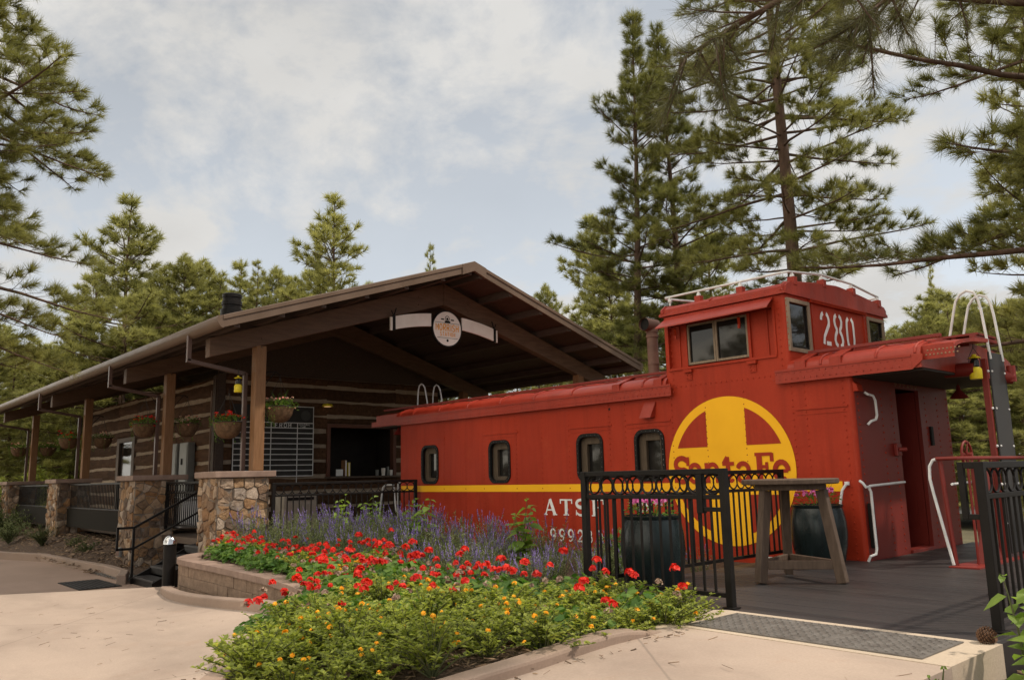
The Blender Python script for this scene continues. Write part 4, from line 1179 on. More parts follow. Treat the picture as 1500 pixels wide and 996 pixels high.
# floors and porch edge
mb = MB(); mb.box(-29.4,-14.96,-3.4,-1.9,-.12,-.0); mb.box(-14.95,-9.44,-3.0,4.8,-.14,-.002); mb.box(-14.95,-10.3,-3.4,-3.0,-.13,-.003)
mb.build('porch_floor', M['rail_wood'], ST)
mb = MB()
for a, b in ((-20.58,-14.97),(-27.28,-21.72)): mb.box(a, b, -3.75, -3.68, .0, .47)
mb.build('porch_edge', surf('grey_green_panel', (.012,.0105,.008), (.021,.018,.014), 2, .85, .2, 30, .004, spec=.08), ST)
mb = MB(); mb.box(-29.4,-14.9,-2.4,-2.3,-1,.0); mb.box(-14.9,-9.5,-2.9,-2.8,-1,-.15); mb.build('skirt', M['soffit'], ST)
# log walls
def log_wall(rects, put, seed):
    r = random.Random(seed)
    lines = [-.02,.41,.80,1.19,1.58,1.97,2.36,2.75,3.14,3.53,3.92]
    logs = MB()
    for (u0, u1, z0, z1) in rects:
        n = max(2, int((u1-u0)/.22))
        for a, b in zip(lines, lines[1:]):
            if b <= z0+.02 or a >= z1-.02: continue
            ph = r.uniform(0, 9); pr = []
            th = r.uniform(.03, .05)
            wob1 = [r.uniform(-.012,.012) for _ in range(n+1)]; wob2 = [r.uniform(-.012,.012) for _ in range(n+1)]
            vs = []
            for i in range(n+1):
                u = u0+(u1-u0)*i/n
                lo = a+.038+.016*math.sin(u*1.7+ph)+wob1[i]; hi = b-.038+.016*math.sin(u*1.3+ph*2)+wob2[i]
                lo = max(lo, z0+.001); hi = min(hi, z1-.001)
                if hi < lo+.05: hi = lo+.05
                d = .035+.008*math.sin(u*2.3+ph)
                vs += [put(u, lo, -.05), put(u, lo+.012, d*.7), put(u, lo+(hi-lo)*.3, d+.012), put(u, lo+(hi-lo)*.7, d+.012), put(u, hi-.012, d*.7), put(u, hi, -.05)]
            fs = []
            for i in range(n):
                for k in range(5): fs.append((i*6+k, i*6+k+1, i*6+6+k+1, i*6+6+k))
            fs += [tuple(range(6)), tuple(n*6+k for k in range(5, -1, -1))]
            logs.mat = 0; logs.tint = r.random(); logs.add(vs, fs)
        logs.mat = 1
        q = [put(u0, z0, -.12), put(u1, z0, -.12), put(u1, z1, -.12), put(u0, z1, -.12), put(u0, z0, -.001), put(u1, z0, -.001), put(u1, z1, -.001), put(u0, z1, -.001)]
        logs.add(q, [(0,1,2,3),(7,6,5,4),(0,4,5,1),(1,5,6,2),(2,6,7,3),(3,7,4,0)])
    return logs.build('log_wall', [M['log'], M['chink']], ST, smooth=True, angle=60)
GX, WY = -14.88, -1.9
log_wall([(-26.4,-22.75,0,3.62),(-22.75,-21.0,2.5,3.62),(-21.0,GX-.02,0,3.62)], lambda u, v, d: (u, WY-d, v), 1)
log_wall([(WY+.14,1.03,0,3.75),(1.03,3.2,2.56,3.75),(1.03,3.2,0,1.17),(3.2,4.7,0,3.75)], lambda u, v, d: (GX+d, u, v), 2)
mb = MB(); mb.prism([(WY, 3.755),(4.7,3.755),(4.7,rtop(4.7)-.25),(RY,RZ-.25),(WY,rtop(WY)-.25)], 'x', GX-.1, GX-.02)
mb.box(GX+.03,GX+.07,WY-.06,WY+.14,0,3.72); mb.box(GX-.14,GX+.03,WY-.09,WY-.06,0,3.66)
mb.build('gable_boards', M['soffit'], ST)
mb = MB(); mb.tube([(GX-.2,WY-.09,0),(GX-.2,WY-.09,3.3)], .02); mb.build('conduit', M['cap'], ST, smooth=True)
# glazed door in the long wall
mb = MB(); y = WY-.06
for a, b in ((-22.75,-22.5),(-21.25,-21.0)): mb.box(a,b,y,WY+.1,0,2.5)
mb.box(-22.5,-21.25,y,WY+.1,2.36,2.5); mb.box(-22.5,-21.25,y,WY+.1,0,.25)
f = mb.build('door', M['rail_wood'], ST, bevel=.008)
mb = MB(); mb.box(-22.5,-21.25,WY-.01,WY+.01,.25,2.36); mb.build('pane', M['glass'], f)
# serving hatch
mb = MB()
for a, b in ((1.03,1.13),(3.1,3.2)): mb.box(GX-.1,GX+.07,a,b,1.17,2.56)
mb.box(GX-.1,GX+.071,1.13,3.1,2.46,2.56)
f = mb.build('serving_window', surf('red_brown_trim', (.1,.04,.025), (.15,.06,.038), 3, .55, .2, 30, .003), ST, bevel=.006)
mb = MB(); mb.box(GX-.1,GX+.36,1.0,3.25,1.12,1.169); mb.build('counter', M['rail_wood'], f, bevel=.008)
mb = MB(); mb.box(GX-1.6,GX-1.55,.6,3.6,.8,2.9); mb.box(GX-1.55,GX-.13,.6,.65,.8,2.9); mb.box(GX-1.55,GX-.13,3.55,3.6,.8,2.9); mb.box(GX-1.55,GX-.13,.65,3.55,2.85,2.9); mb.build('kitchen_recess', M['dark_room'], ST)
# roof vent
mb = MB(); mb.lathe([(.24,-.1),(.24,.42),(.2,.43),(.2,.52),(.22,.52),(.22,.6),(.2,.61),(.2,.68),(.215,.69),(.215,.76),(.19,.78),(.0,.79)], (-12.8,-2.5,4.46), 24)
mb.build('roof_vent', M['black'], ST, smooth=True, angle=30)
# steps between the first two pillars
stp = thing('porch_steps', 'dark steps up to the porch between two stone pillars', 'steps', (-10.9, -4.0, -.7))
mb = MB()
for k in range(4): mb.box(-.55,.55+.0,-.72+k*.3,-.72+k*.3+.31,.1+k*.165,.135+k*.165)
mb.build('treads', M['black_panel'], stp, bevel=.004)
mb = MB()
mb.prism([(-.75,.0),(.55,.0),(.55,.66),(.35,.63),(-.75,.1)], 'x', -.6, -.551); mb.prism([(-.75,.0),(.55,.0),(.55,.66),(.35,.63),(-.75,.1)], 'x', .551, .6)
for k in range(4): mb.box(-.55,.55,-.71+k*.3,-.7+k*.3,.0+k*.165,.1+k*.165)
mb.build('stringers', M['black'], stp)
mb = MB(); w_ = .042
for xx in (-.62,):
    mb.bar((xx,-.72,-.02),(xx,-.72,1.02),w_,w_); mb.bar((xx,-.72,1.0),(xx,.6,1.7),w_,w_); mb.bar((xx,-.72,.62),(xx,.6,1.3),w_*.8,w_*.8)
    mb.bar((xx,-1.02,1.0),(xx,-.741,1.0),w_,w_); mb.bar((xx,-1.0,1.02),(xx,-1.0,.6),w_,w_); mb.bar((xx,-1.02,.62),(xx,-.741,.62),w_,w_)
    mb.bar((xx,.6,.6),(xx,.6,1.72),w_,w_)
mb.build('handrail', M['black'], stp, bevel=.004)

# ------------------------------------------------------------------ iron railings
def railing(name, label, p0, p1, z0, h, cat='railing', group=None, ring=.075, bal=.115, posts=(True, True), bottom=.08, rings=True, wp=.06, n_extra=0):
    p0 = Vector((p0[0], p0[1], z0)); d = Vector((p1[0], p1[1], z0)) - p0; Ln = d.length
    t = thing(name, label, cat, tuple(p0), math.atan2(d.y, d.x), group)
    for k, x in ((0, 0.0), (1, Ln)):
        if posts[k]:
            mb = MB(); mb.box(x-wp/2, x+wp/2, -wp/2, wp/2, 0, h); mb.box(x-wp*.9,x+wp*.9,-wp*.9,wp*.9,0,.012); mb.build('post', M['black'], t, bevel=.004)
    a, b = (wp/2 if posts[0] else 0)+.001, Ln-(wp/2 if posts[1] else 0)-.001
    mb = MB(); mb.box(a, b, -.026, .026, h-.045, h); mb.build('top_rail', M['black'], t, bevel=.004)
    mz = h-.215 if rings else h-.046
    if rings:
        mb = MB(); mb.box(a, b, -.02, .02, mz-.035, mz); mb.build('mid_rail', M['black'], t, bevel=.003)
        mb = MB(); n = max(1, int((b-a)/(ring*2.05))); st_ = (b-a)/n
        for k in range(n): mb.torus((a+st_*(k+.5), 0, (h-.045+mz)/2), (h-.045-mz)/2-.004, .009, 'y', 22, 6)
        mb.build('ring_frieze', M['black'], t, smooth=True)
    mb = MB(); mb.box(a, b, -.02, .02, bottom, bottom+.035); mb.build('bottom_rail', M['black'], t, bevel=.003)
    mb = MB(); n = int((b-a)/bal); st_ = (b-a)/(n+1)
    for k in range(1, n+1): x = a+st_*k; mb.box(x-.0085, x+.0085, -.0085, .0085, bottom+.035, (mz-.035) if rings else mz)
    mb.build('balusters', M['black'], t)
    return t
f1 = railing('iron_railing', 'black iron ring frieze railing at the deck front behind yellow flowers', (-.86,-3.86), (.70,-3.86), 0, 1.105)
mb = MB(); mb.box(1.30,1.36,-.03,.03,.74,1.06); mb.box(1.361,1.529,-.02,.02,.755,.79); mb.build('gate_catch', M['black'], f1, bevel=.003)
railing('iron_railing', 'black iron ring frieze railing running back from deck corner to caboose', (-.86,-3.78), (-.86,-.32), 0, 1.085, posts=(False, True))
f3 = railing('iron_railing', 'black iron railing at the right edge of the deck beside the leafy plant', (2.53,-3.55), (2.53,1.6), 0, 1.105)
mb = MB(); mb.box(-.02,.02,.10,.14,.72,1.105); mb.box(-.02,.02,.031,.099,.72,.755); mb.box(-.02,.02,.031,.099,1.06,1.105); mb.build('gate_catch', M['black'], f3, bevel=.003)
railing('iron_railing', 'black iron porch railing with ring frieze from nearest stone pillar to caboose', (-9.36,-3.02), (-9.06,-.14), 0, 1.055)
railing('iron_railing', 'black iron porch railing in front of the grey electrical cabinets', (-13.9,-3.35), (-10.45,-3.35), .12, 1.0, group=None)
rl = 'low close barred black railing on the porch between two stone pillars'
g_ = 'close barred porch railings'
railing('iron_railing', rl, (-20.5,-3.72), (-15.0,-3.72), .46, .68, group=g_, bal=.13, rings=False, posts=(False, False), bottom=.02)
railing('iron_railing', rl, (-27.2,-3.72), (-21.8,-3.72), .46, .68, group=g_, bal=.13, rings=False, posts=(False, False), bottom=.02)

# ------------------------------------------------------------------ things on the station
# hanging sign
sg = thing('station_sign', 'white arched hanging sign with round MORRISH STATION badge under the gable', 'sign', (-9.33, RY, 4.27))
put = lambda d: (lambda u, v: (d, u, v))
mb = MB(); Rr, zc = 5.2, -5.2+.17
def arch(a, b, z_lo, z_hi, d0, d1, n=14):
    vs = []
    for k in range(n+1):
        y = a+(b-a)*k/n; base = math.sqrt(Rr*Rr-y*y)+zc
        vs += [(d0,y,base+z_lo),(d0,y,base+z_hi),(d1,y,base+z_hi),(d1,y,base+z_lo)]
    fs = []
    for k in range(n):
        for e_ in range(4): fs.append((k*4+e_, k*4+(e_+1) % 4, k*4+4+(e_+1) % 4, k*4+4+e_))
    fs += [(0,1,2,3), (4*n+3,4*n+2,4*n+1,4*n)]
    mb.add(vs, fs)
for a_, b_ in ((-1.33,-.42),(.42,1.33)):
    mb = MB(); arch(a_,b_,-.14,.14,-.02,.02); mb.build('arch_band', M['cream'], sg, bevel=.004)
for s in (-1, 1):
    mb = MB()
    base = math.sqrt(Rr*Rr-1.4*1.4)+zc; mb.box(-.02,.02,s*1.40,s*1.45,base-.15,base+.13)
    mb.build('end_tab', M['cream'], sg, bevel=.003)
for s in (-1, 1):
    mb = MB()
    base = math.sqrt(Rr*Rr-1.36*1.36)+zc
    mb.box(-.03,.03,s*1.335,s*1.395,base-.16,base+.15); mb.tube([(0,s*1.36,base+.14),(0,s*1.3,base+.32)], .012); mb.tube([(0,s*1.36,base+.14),(0,s*1.42,base+.26)], .01)
    mb.build('hanger', M['black'], sg)
mb = MB(); mb.tube([(-.03,0,0),(.03,0,0)], .405, 48); mb.build('badge_rim', M['black'], sg)
mb = MB(); disc(mb, 0, 0, .375, put(.033), 48); bd = mb.build('badge', M['cream'], sg)
mb = MB(); P_ = put(.036)
sans_text(mb, 'MORRISH', -.315, -.05, .078, .145, .0195, .021, P_)
sans_text(mb, 'STATION', -.205, -.165, .048, .085, .018, .0135, P_)
mb.build('sign_lettering', M['orange'], bd)
mb = MB()
for z_, a in ((.125,.33),(-.205,.28)): ribbon(mb, [(-a,z_),(a,z_)], .008, P_)
disc(mb, 0, -.262, .03, P_, 16)
# little locomotive front between two bars
disc(mb, 0, .225, .062, P_, 24, .048); disc(mb, 0, .215, .03, P_, 16); ribbon(mb, [(-.075,.15),(.075,.15)], .04, P_)
for s in (-1, 1): ribbon(mb, [(s*.09,.2),(s*.175,.2)], .028, P_)
mb.build('sign_marks', M['black'], bd)

# schedule board
sb = thing('schedule_board', 'black station schedule board with ruled white lines on the log wall', 'notice board', (GX+.08, 0, 0))
mb = MB(); mb.box(0,.03,-1.56,.60,1.2,2.98); mb.build('panel', M['board_black'], sb)
mb = MB(); P_ = put(.036)
for z in (1.205,1.345,1.48,1.615,1.75,1.885,2.02,2.155,2.29,2.42,2.55): ribbon(mb, [(-1.56,z),(.6,z)], .022, P_)
for y in (-1.55,-1.28,-.58,.14,.59): ribbon(mb, [(y,1.2),(y,2.55 if y < -.6 else 2.55)], .024, P_)
ribbon(mb, [(-.9,2.97),(.6,2.97)], .02, P_); ribbon(mb, [(.59,2.55),(.59,2.98)], .02, P_); ribbon(mb, [(.14,1.0),(.14,1.2)], .022, P_)
mb.build('ruled_lines', M['board_line'], sb)
mb = MB(); sans_text(mb, 'FROM', -.48, 2.435, .085, .1, .035, .018, P_); sans_text(mb, 'CENTRAL', .18, 2.49, .033, .04, .014, .008, P_); sans_text(mb, 'TIME', .22, 2.435, .033, .04, .014, .008, P_)
sans_text(mb, 'ARRIVAL'.replace('V', 'I'), -.62, 2.6, .06, .1, .03, .016, P_) if False else None
mb.build('board_lettering', M['board_line'], sb)
mb = MB(); disc(mb, .37, 2.74, .135, P_, 32, .115); disc(mb, .37, 2.74, .1, P_, 28, .09); ribbon(mb, [(.37,2.74),(.37,2.82)], .012, P_); ribbon(mb, [(.37,2.74),(.42,2.71)], .012, P_)
disc(mb, .37, 2.74, .112, put(.034), 32)
mb.build('clock_emblem', surf('dim_clock_face', (.05,.048,.045), (.075,.07,.065), 4, .6, .1, 30, .002), sb)

# wall lamp
t = thing('wall_lamp', 'small lit amber lamp on the gable wall right of the schedule board', 'lamp', (GX+.08, .95, 3.01))
mb = MB(); mb.lathe([(.0,.06),(.12,.05),(.15,-.0),(.14,-.01),(.0,.03)], (.12,0,0), 18); mb.tube([(0,0,.05),(.12,0,.06)], .015); mb.build('shade', M['lantern_yellow'], t, smooth=True)
mb = MB(); mb.lathe([(.0,-.02),(.09,-.01),(.1,.0),(.0,.02)], (.12,0,-.01), 16); mb.build('bulb', M['lamp'], t, smooth=True)
# lanterns
def lantern(loc, label):
    t = thing('lantern', label, 'lantern', loc, 0, None)
    mb = MB(); mb.lathe([(.0,.09),(.03,.085),(.035,.06),(.095,.03),(.09,.02),(.0,.03)], (0,0,.08), 18); mb.build('cap', M['lantern_yellow'], t, smooth=True)
    mb = MB(); mb.lathe([(.06,-.06),(.065,-.02),(.06,.05),(.04,.08)], (0,0,.02), 18); mb.build('globe', M['glass'], t, smooth=True)
    mb = MB(); mb.lathe([(.0,-.24),(.085,-.24),(.09,-.22),(.09,-.09),(.07,-.06),(.0,-.06)], (0,0,.02), 18); mb.build('base', M['lantern_yellow'], t, smooth=True)
    mb = MB(); mb.tube([(-.085,0,-.03),(-.075,0,.13),(0,0,.27),(.075,0,.13),(.085,0,-.03)], .006, 6); mb.tube([(0,0,.26),(.01,0,.36)], .006, 6)
    mb.build('bail', M['wire'], t, smooth=True); t.scale = (.78,.78,.78)
lantern((-9.55,-3.66,2.85), 'yellow lantern hanging from the porch downspout beside a flower basket')
lantern((1.06,1.0,2.27), 'yellow lantern hanging under the caboose platform roof')

# cabinets, chest and other porch pieces
mb = MB()
for a, b in ((-17.62,-16.9),(-16.7,-16.12)):
    t = thing('electrical_cabinet', 'grey electrical cabinet on the log wall, ' + ('the wider one left of its twin' if a < -17 else 'the narrower one right of its twin'), 'cabinet', ((a+b)/2, WY-.12, 0))
    hw_ = (b-a)/2
    mb = MB(); mb.box(-hw_,hw_,-.12,.06,.5,2.1); mb.build('case', M['grey_metal'], t, bevel=.01)
    mb = MB(); mb.box(-hw_+.04,hw_-.04,-.135,-.121,.55,2.05); dd = mb.build('door', M['grey_metal'], t, bevel=.006)
    mb = MB(); mb.box(-.08,-.02,-.16,-.136,1.55,1.7); mb.build('latch', M['rubber'], dd)
t = thing('storage_chest', 'white rounded chest standing on the porch behind the stair handrail', 'chest', (-14.7, -2.75, .05))
mb = MB(); mb.prism(rrect(-.92,.92,.06,.68,.16), 'y', -.3, .3); mb.build('tub', M['white_paint'], t, bevel=.02)
mb = MB(); mb.box(-.94,.94,-.32,.32,.681,.72); mb.build('lid', M['white_paint'], t, bevel=.015)
t = thing('patio_cabinet', 'beige two door cabinet standing behind the porch railing', 'cabinet', (-11.6, -1.45, 0))
mb = MB(); mb.box(-.25,.22,-.38,.38,.05,.8); mb.build('case', M['beige'], t, bevel=.01)
for s in (-1, 1):
    mb = MB(); mb.box(.221,.24,min(s*.01,s*.36),max(s*.01,s*.36),.1,.62); mb.build('door', M['beige'], t, bevel=.006)
mb = MB(); mb.box(.221,.235,-.3,.3,.68,.74); mb.build('vent_slot', M['rubber'], t)
# on the serving counter
def small(name, label, cat, loc, build):
    t = thing(name, label, cat, loc); build(t)
def card(t):
    mb = MB(); mb.box(-.006,.006,-.1,.1,.0,.17); mb.build('card', M['white_paint'], t); mb = MB(); mb.box(-.04,.04,-.06,.06,-.012,-.001); mb.build('stand', M['black'], t)
small('counter_card', 'small white card on the left end of the serving counter', 'card', (GX+.25,1.3,1.182), card)
for i, (y, h, m_, lab) in enumerate(((1.52,.42,'post_wood','tall tan menu folder standing on the serving counter'),(1.62,.36,'lantern_yellow','yellow green box beside the tan menu folder on the counter'))):
    def folder(t):
        mb = MB(); mb.box(-.1,.1,-.035,.035,0,h); mb.build('cover', M[m_], t, bevel=.005); mb = MB(); mb.box(-.09,.105,-.02,.02,.005,h-.01); mb.build('pages', M['cream'], t)
    small('menu_folder', lab, 'menu', (GX+.1,y,1.172), folder)
for i, (y, h, r0) in enumerate(((2.55,.16,.05),(2.75,.2,.06),(2.9,.24,.035),(3.0,.15,.05))):
    def cup(t):
        mb = MB(); mb.lathe([(r0*.8,0),(r0,h*.7),(r0*.95,h),(r0*.85,h),(r0*.85,h*.2),(0,h*.15)], (0,0,0), 16); mb.build('glass', M['cream'] if i % 2 else M['grey_metal'], t, smooth=True)
    small('counter_jar', ('short pale', 'wide white', 'tall narrow', 'squat white')[i] + ' jar at the right end of the serving counter', 'jar', (GX+.1,y,1.172), cup)

# bollard, drain and junction box
t = thing('bollard', 'black bollard with a domed metal top beside the retaining wall', 'bollard', (-9.5, -4.75, -.7))
mb = MB(); mb.lathe([(.12,0),(.12,.02),(.1,.03),(.1,.78),(.108,.785),(.108,.8)], (0,0,0), 24); mb.build('shaft', M['black'], t, smooth=True, angle=30)
mb = MB(); mb.lathe([(.108,.8),(.104,.85),(.08,.905),(.045,.935),(0,.945)], (0,0,0), 24); mb.build('dome', M['chrome'], t, smooth=True)
t = thing('floor_mat', 'black rubber mat lying on the plaza at the foot of the porch steps', 'mat', (-12.0, -5.3, -.698))
mb = MB(); mb.box(-.75,.75,-.35,.35,0,.012); mb.build('mat', M['rubber'], t, bevel=.004)
mb = MB()
for k in range(9): mb.box(-.72,.72,-.31+k*.075,-.28+k*.075,.0121,.017)
mb.build('ribs', M['black_panel'], t)
t = thing('junction_box', 'small grey junction box on the foot of the second stone pillar', 'box', (-14.6, -4.07, -.45))
mb = MB(); mb.box(-.12,.12,-.03,.03,0,.2); mb.build('case', M['grey_metal'], t, bevel=.01); mb = MB(); mb.box(-.1,.1,-.036,-.031,.02,.18); mb.build('cover', M['stack'], t)

# ------------------------------------------------------------------ deck, tactile plate, table, planters
dk = thing('deck', 'dark brown board deck in front of the caboose', 'deck', (0, 0, 0))
mb = MB(); r = random.Random(2); y = -3.93
while y < 3.2:
    x0 = -.95 if y < -.02 else .02
    mb.tint = r.random(); mb.box(x0, 2.62, y+.004, y+.136, -.04, -.004 + r.uniform(-.0012,.0012)); y += .14
mb.build('boards', M['deck'], dk, bevel=.004)
mb = MB(); mb.box(-.94,2.61,-3.95,-3.932,-.3,-.006); mb.box(2.621,2.66,-3.95,3.2,-.3,-.006); mb.box(-.98,-.951,-3.95,-.02,-.3,-.006)
mb.build('rim_boards', M['deck'], dk)
tp = thing('tactile_plate', 'grey tactile warning plate of raised lozenges set in pale concrete', 'warning plate', (1.7, -4.375, .008))
for xa, xb in ((-.82,.19),(.194,.80)):
    mb = MB(); mb.box(xa, xb, -.312, .308, -.003, .004)
    y = -.28; row = 0
    while y < .3:
        x = xa+.03+(row % 2)*.03
        while x < xb-.03:
            s_ = 1 if row % 2 else -1
            c, s2 = math.cos(.6*s_), math.sin(.6*s_)
            vs = []
            for a_, b_, z_ in ((-.022,0,.004),(0,-.009,.004),(.022,0,.004),(0,.009,.004),(-.012,0,.0095),(0,-.004,.0095),(.012,0,.0095),(0,.004,.0095)):
                vs.append((x+a_*c-b_*s2, y+a_*s2+b_*c, z_))
            mb.add(vs, [(0,1,5,4),(1,2,6,5),(2,3,7,6),(3,0,4,7),(4,5,6,7)])
            x += .06
        y += .04; row += 1
    mb.build('panel', M['grate'], tp)
tb = thing('bar_table', 'round dark wooden bar table on three splayed legs standing on the deck', 'table', (.22, -2.0, 0))
mb = MB(); mb.lathe([(.0,.935),(.455,.935),(.47,.945),(.47,.98),(.46,.988),(.0,.988)], (0,0,0), 40); mb.build('table_top', M['table_wood'], tb, smooth=True, angle=30)
mb = MB(); mb.lathe([(.0,.88),(.39,.88),(.39,.934),(.0,.934)], (0,0,0), 6); mb.build('apron', M['table_wood'], tb, bevel=.006)
feet = [(-.14,-.43),(.455,.04),(-.315,.39)]
for fx, fy in feet:
    mb = MB(); mb.bar((fx,fy,.0),(fx*.7,fy*.7,.879),.085,.095,(fx,fy,.3)); mb.build('leg', M['table_wood'], tb, bevel=.008)
for i in range(3):
    a = Vector(feet[i])*.92; b = Vector(feet[(i+1) % 3])*.92; d = (b-a).normalized()
    mb = MB(); mb.bar((*(a+d*.05),.17),(*(b-d*.05),.17),.045,.085); mb.build('brace', M['table_wood'], tb, bevel=.006)

def petal_plant(seed, n_leaf, n_head, Rr, h0, h1, leaf_l, blades):
    r = random.Random(seed); LV, LF, LT = [], [], []; BV, BF, BT = [], [], []
    for _ in range(n_leaf):
        a = r.uniform(0, 2*PI); rr = Rr*math.sqrt(r.random()); z = h0*r.uniform(.2, 1); leaf(LV, LF, LT, (rr*math.cos(a), rr*math.sin(a), z), (math.cos(a)*.8, math.sin(a)*.8, r.uniform(-.2,.9)), leaf_l*r.uniform(.7,1.2), leaf_l*.5, r)
    for _ in range(blades):
        a = r.uniform(0, 2*PI); rr = r.random()*Rr*.5; l_ = r.uniform(.18,.34)
        leaf(LV, LF, LT, (rr*math.cos(a), rr*math.sin(a), 0.02), (math.cos(a)*.5, math.sin(a)*.5, 1), l_, .012, r)
    for _ in range(n_head):
        a = r.uniform(0, 2*PI); rr = Rr*math.sqrt(r.random()); c = Vector((rr*math.cos(a), rr*math.sin(a), h0*r.uniform(.75,1)+r.uniform(0,h1)))
        head(BV, BF, BT, c, .028, 9, .022, r)
    return (LV, LF, LT), (BV, BF, BT)
def leaf(V, F, Tn, p, d, l, w_, r, bend=.25):
    p = Vector(p); d = Vector(d).normalized(); side = d.cross(Vector((r.uniform(-.4,.4), r.uniform(-.4,.4), 1))).normalized(); up = side.cross(d)
    b = len(V); m_ = p + d*l*.5 + up*l*bend*.3
    V += [tuple(p), tuple(m_+side*w_/2), tuple(p+d*l-up*l*bend*.4), tuple(m_-side*w_/2)]
    F.append((b, b+1, b+2, b+3)); Tn.append(r.random())
def head(V, F, Tn, c, R_, n, s, r, flat=1.0):
    for _ in range(n):
        u = Vector((r.gauss(0,1), r.gauss(0,1), abs(r.gauss(0,1))*flat+.15)).normalized(); p = c + u*R_*r.uniform(.6,1)
        a = u.orthogonal().normalized(); b_ = u.cross(a); t0 = r.uniform(0, PI); a2 = a*math.cos(t0)+b_*math.sin(t0); b2 = u.cross(a2)
        k = len(V); q = s*r.uniform(.7,1.2)
        V += [tuple(p+a2*q), tuple(p+b2*q*.8+u*q*.3), tuple(p-a2*q), tuple(p-b2*q*.8+u*q*.3)]
        F.append((k,k+1,k+2,k+3)); Tn.append(r.random())
def ngon_part(name, V, F, Tn, mat, parent):
    used = sorted({i for f in F for i in f}); ix = {v: k for k, v in enumerate(used)}
    return raw_mesh(name, [V[i] for i in used], [tuple(ix[i] for i in f) for f in F], mat, parent, Tn)
def planter(loc, label, seed):
    t = thing('planter', label, 'planter', loc)
    mb = MB(); mb.lathe([(.255,0),(.275,.05),(.305,.2),(.318,.34),(.312,.48),(.29,.6),(.278,.63),(.292,.645),(.292,.668),(.265,.67),(.255,.64),(.25,.6)], (0,0,0), 40); mb.build('pot', M['glaze'], t, smooth=True, angle=50)
    mb = MB(); mb.lathe([(.255,.61),(.0,.63)], (0,0,0), 24); mb.build('potting_soil', M['mulch'], t)
    (a, b, c), (d, e_, f) = petal_plant(seed, 90, 22, .24, .16, .06, .06, 16)
    o = raw_mesh('plant', a, b, M['leaf_geranium'], t, c); o.location = (0,0,.63)
    for i in range(0, len(e_), 9): ngon_part('bloom', d, e_[i:i+9], f[i:i+9], M['petal_pink'], o)
planter((-.66,-3.13,0), 'teal glazed planter with pink flowers behind the front railing panel', 11)
planter((-.33,-.47,0), 'teal glazed planter with pink flowers behind the bar table, against the caboose', 12)
# fallen cone on the slab corner
t = thing('pine_cone', 'brown pine cone lying on the corner of the concrete slab', 'pine cone', (2.60,-3.98,.045))
mb = MB(); r = random.Random(4)
for k in range(110):
    zf = k/110; th = k*2.4; rr = .045*math.sin(PI*(.12+.8*zf)); x_ = -.05+.1*zf
    o = Vector((x_, rr*math.cos(th), rr*math.sin(th))); n_ = Vector((.25, math.cos(th), math.sin(th))).normalized(); a = Vector((1,0,0)).cross(n_).normalized()
    mb.tint = r.random(); mb.add([o-a*.011, o+a*.011, o+n_*.016+a*.008+Vector((.006,0,0)), o+n_*.016-a*.008+Vector((.006,0,0)), o+n_*.012+Vector((-.004,0,0))], [(0,1,2,3),(0,4,1),(1,4,2),(3,4,0),(2,4,3)])
mb.build('scales', M['cone_brown'], t); mb = MB(); mb.tube([(-.05,0,0),(0,0,0),(.045,0,0)], [.02,.038,.015], 10); mb.build('core', M['bark'], t)

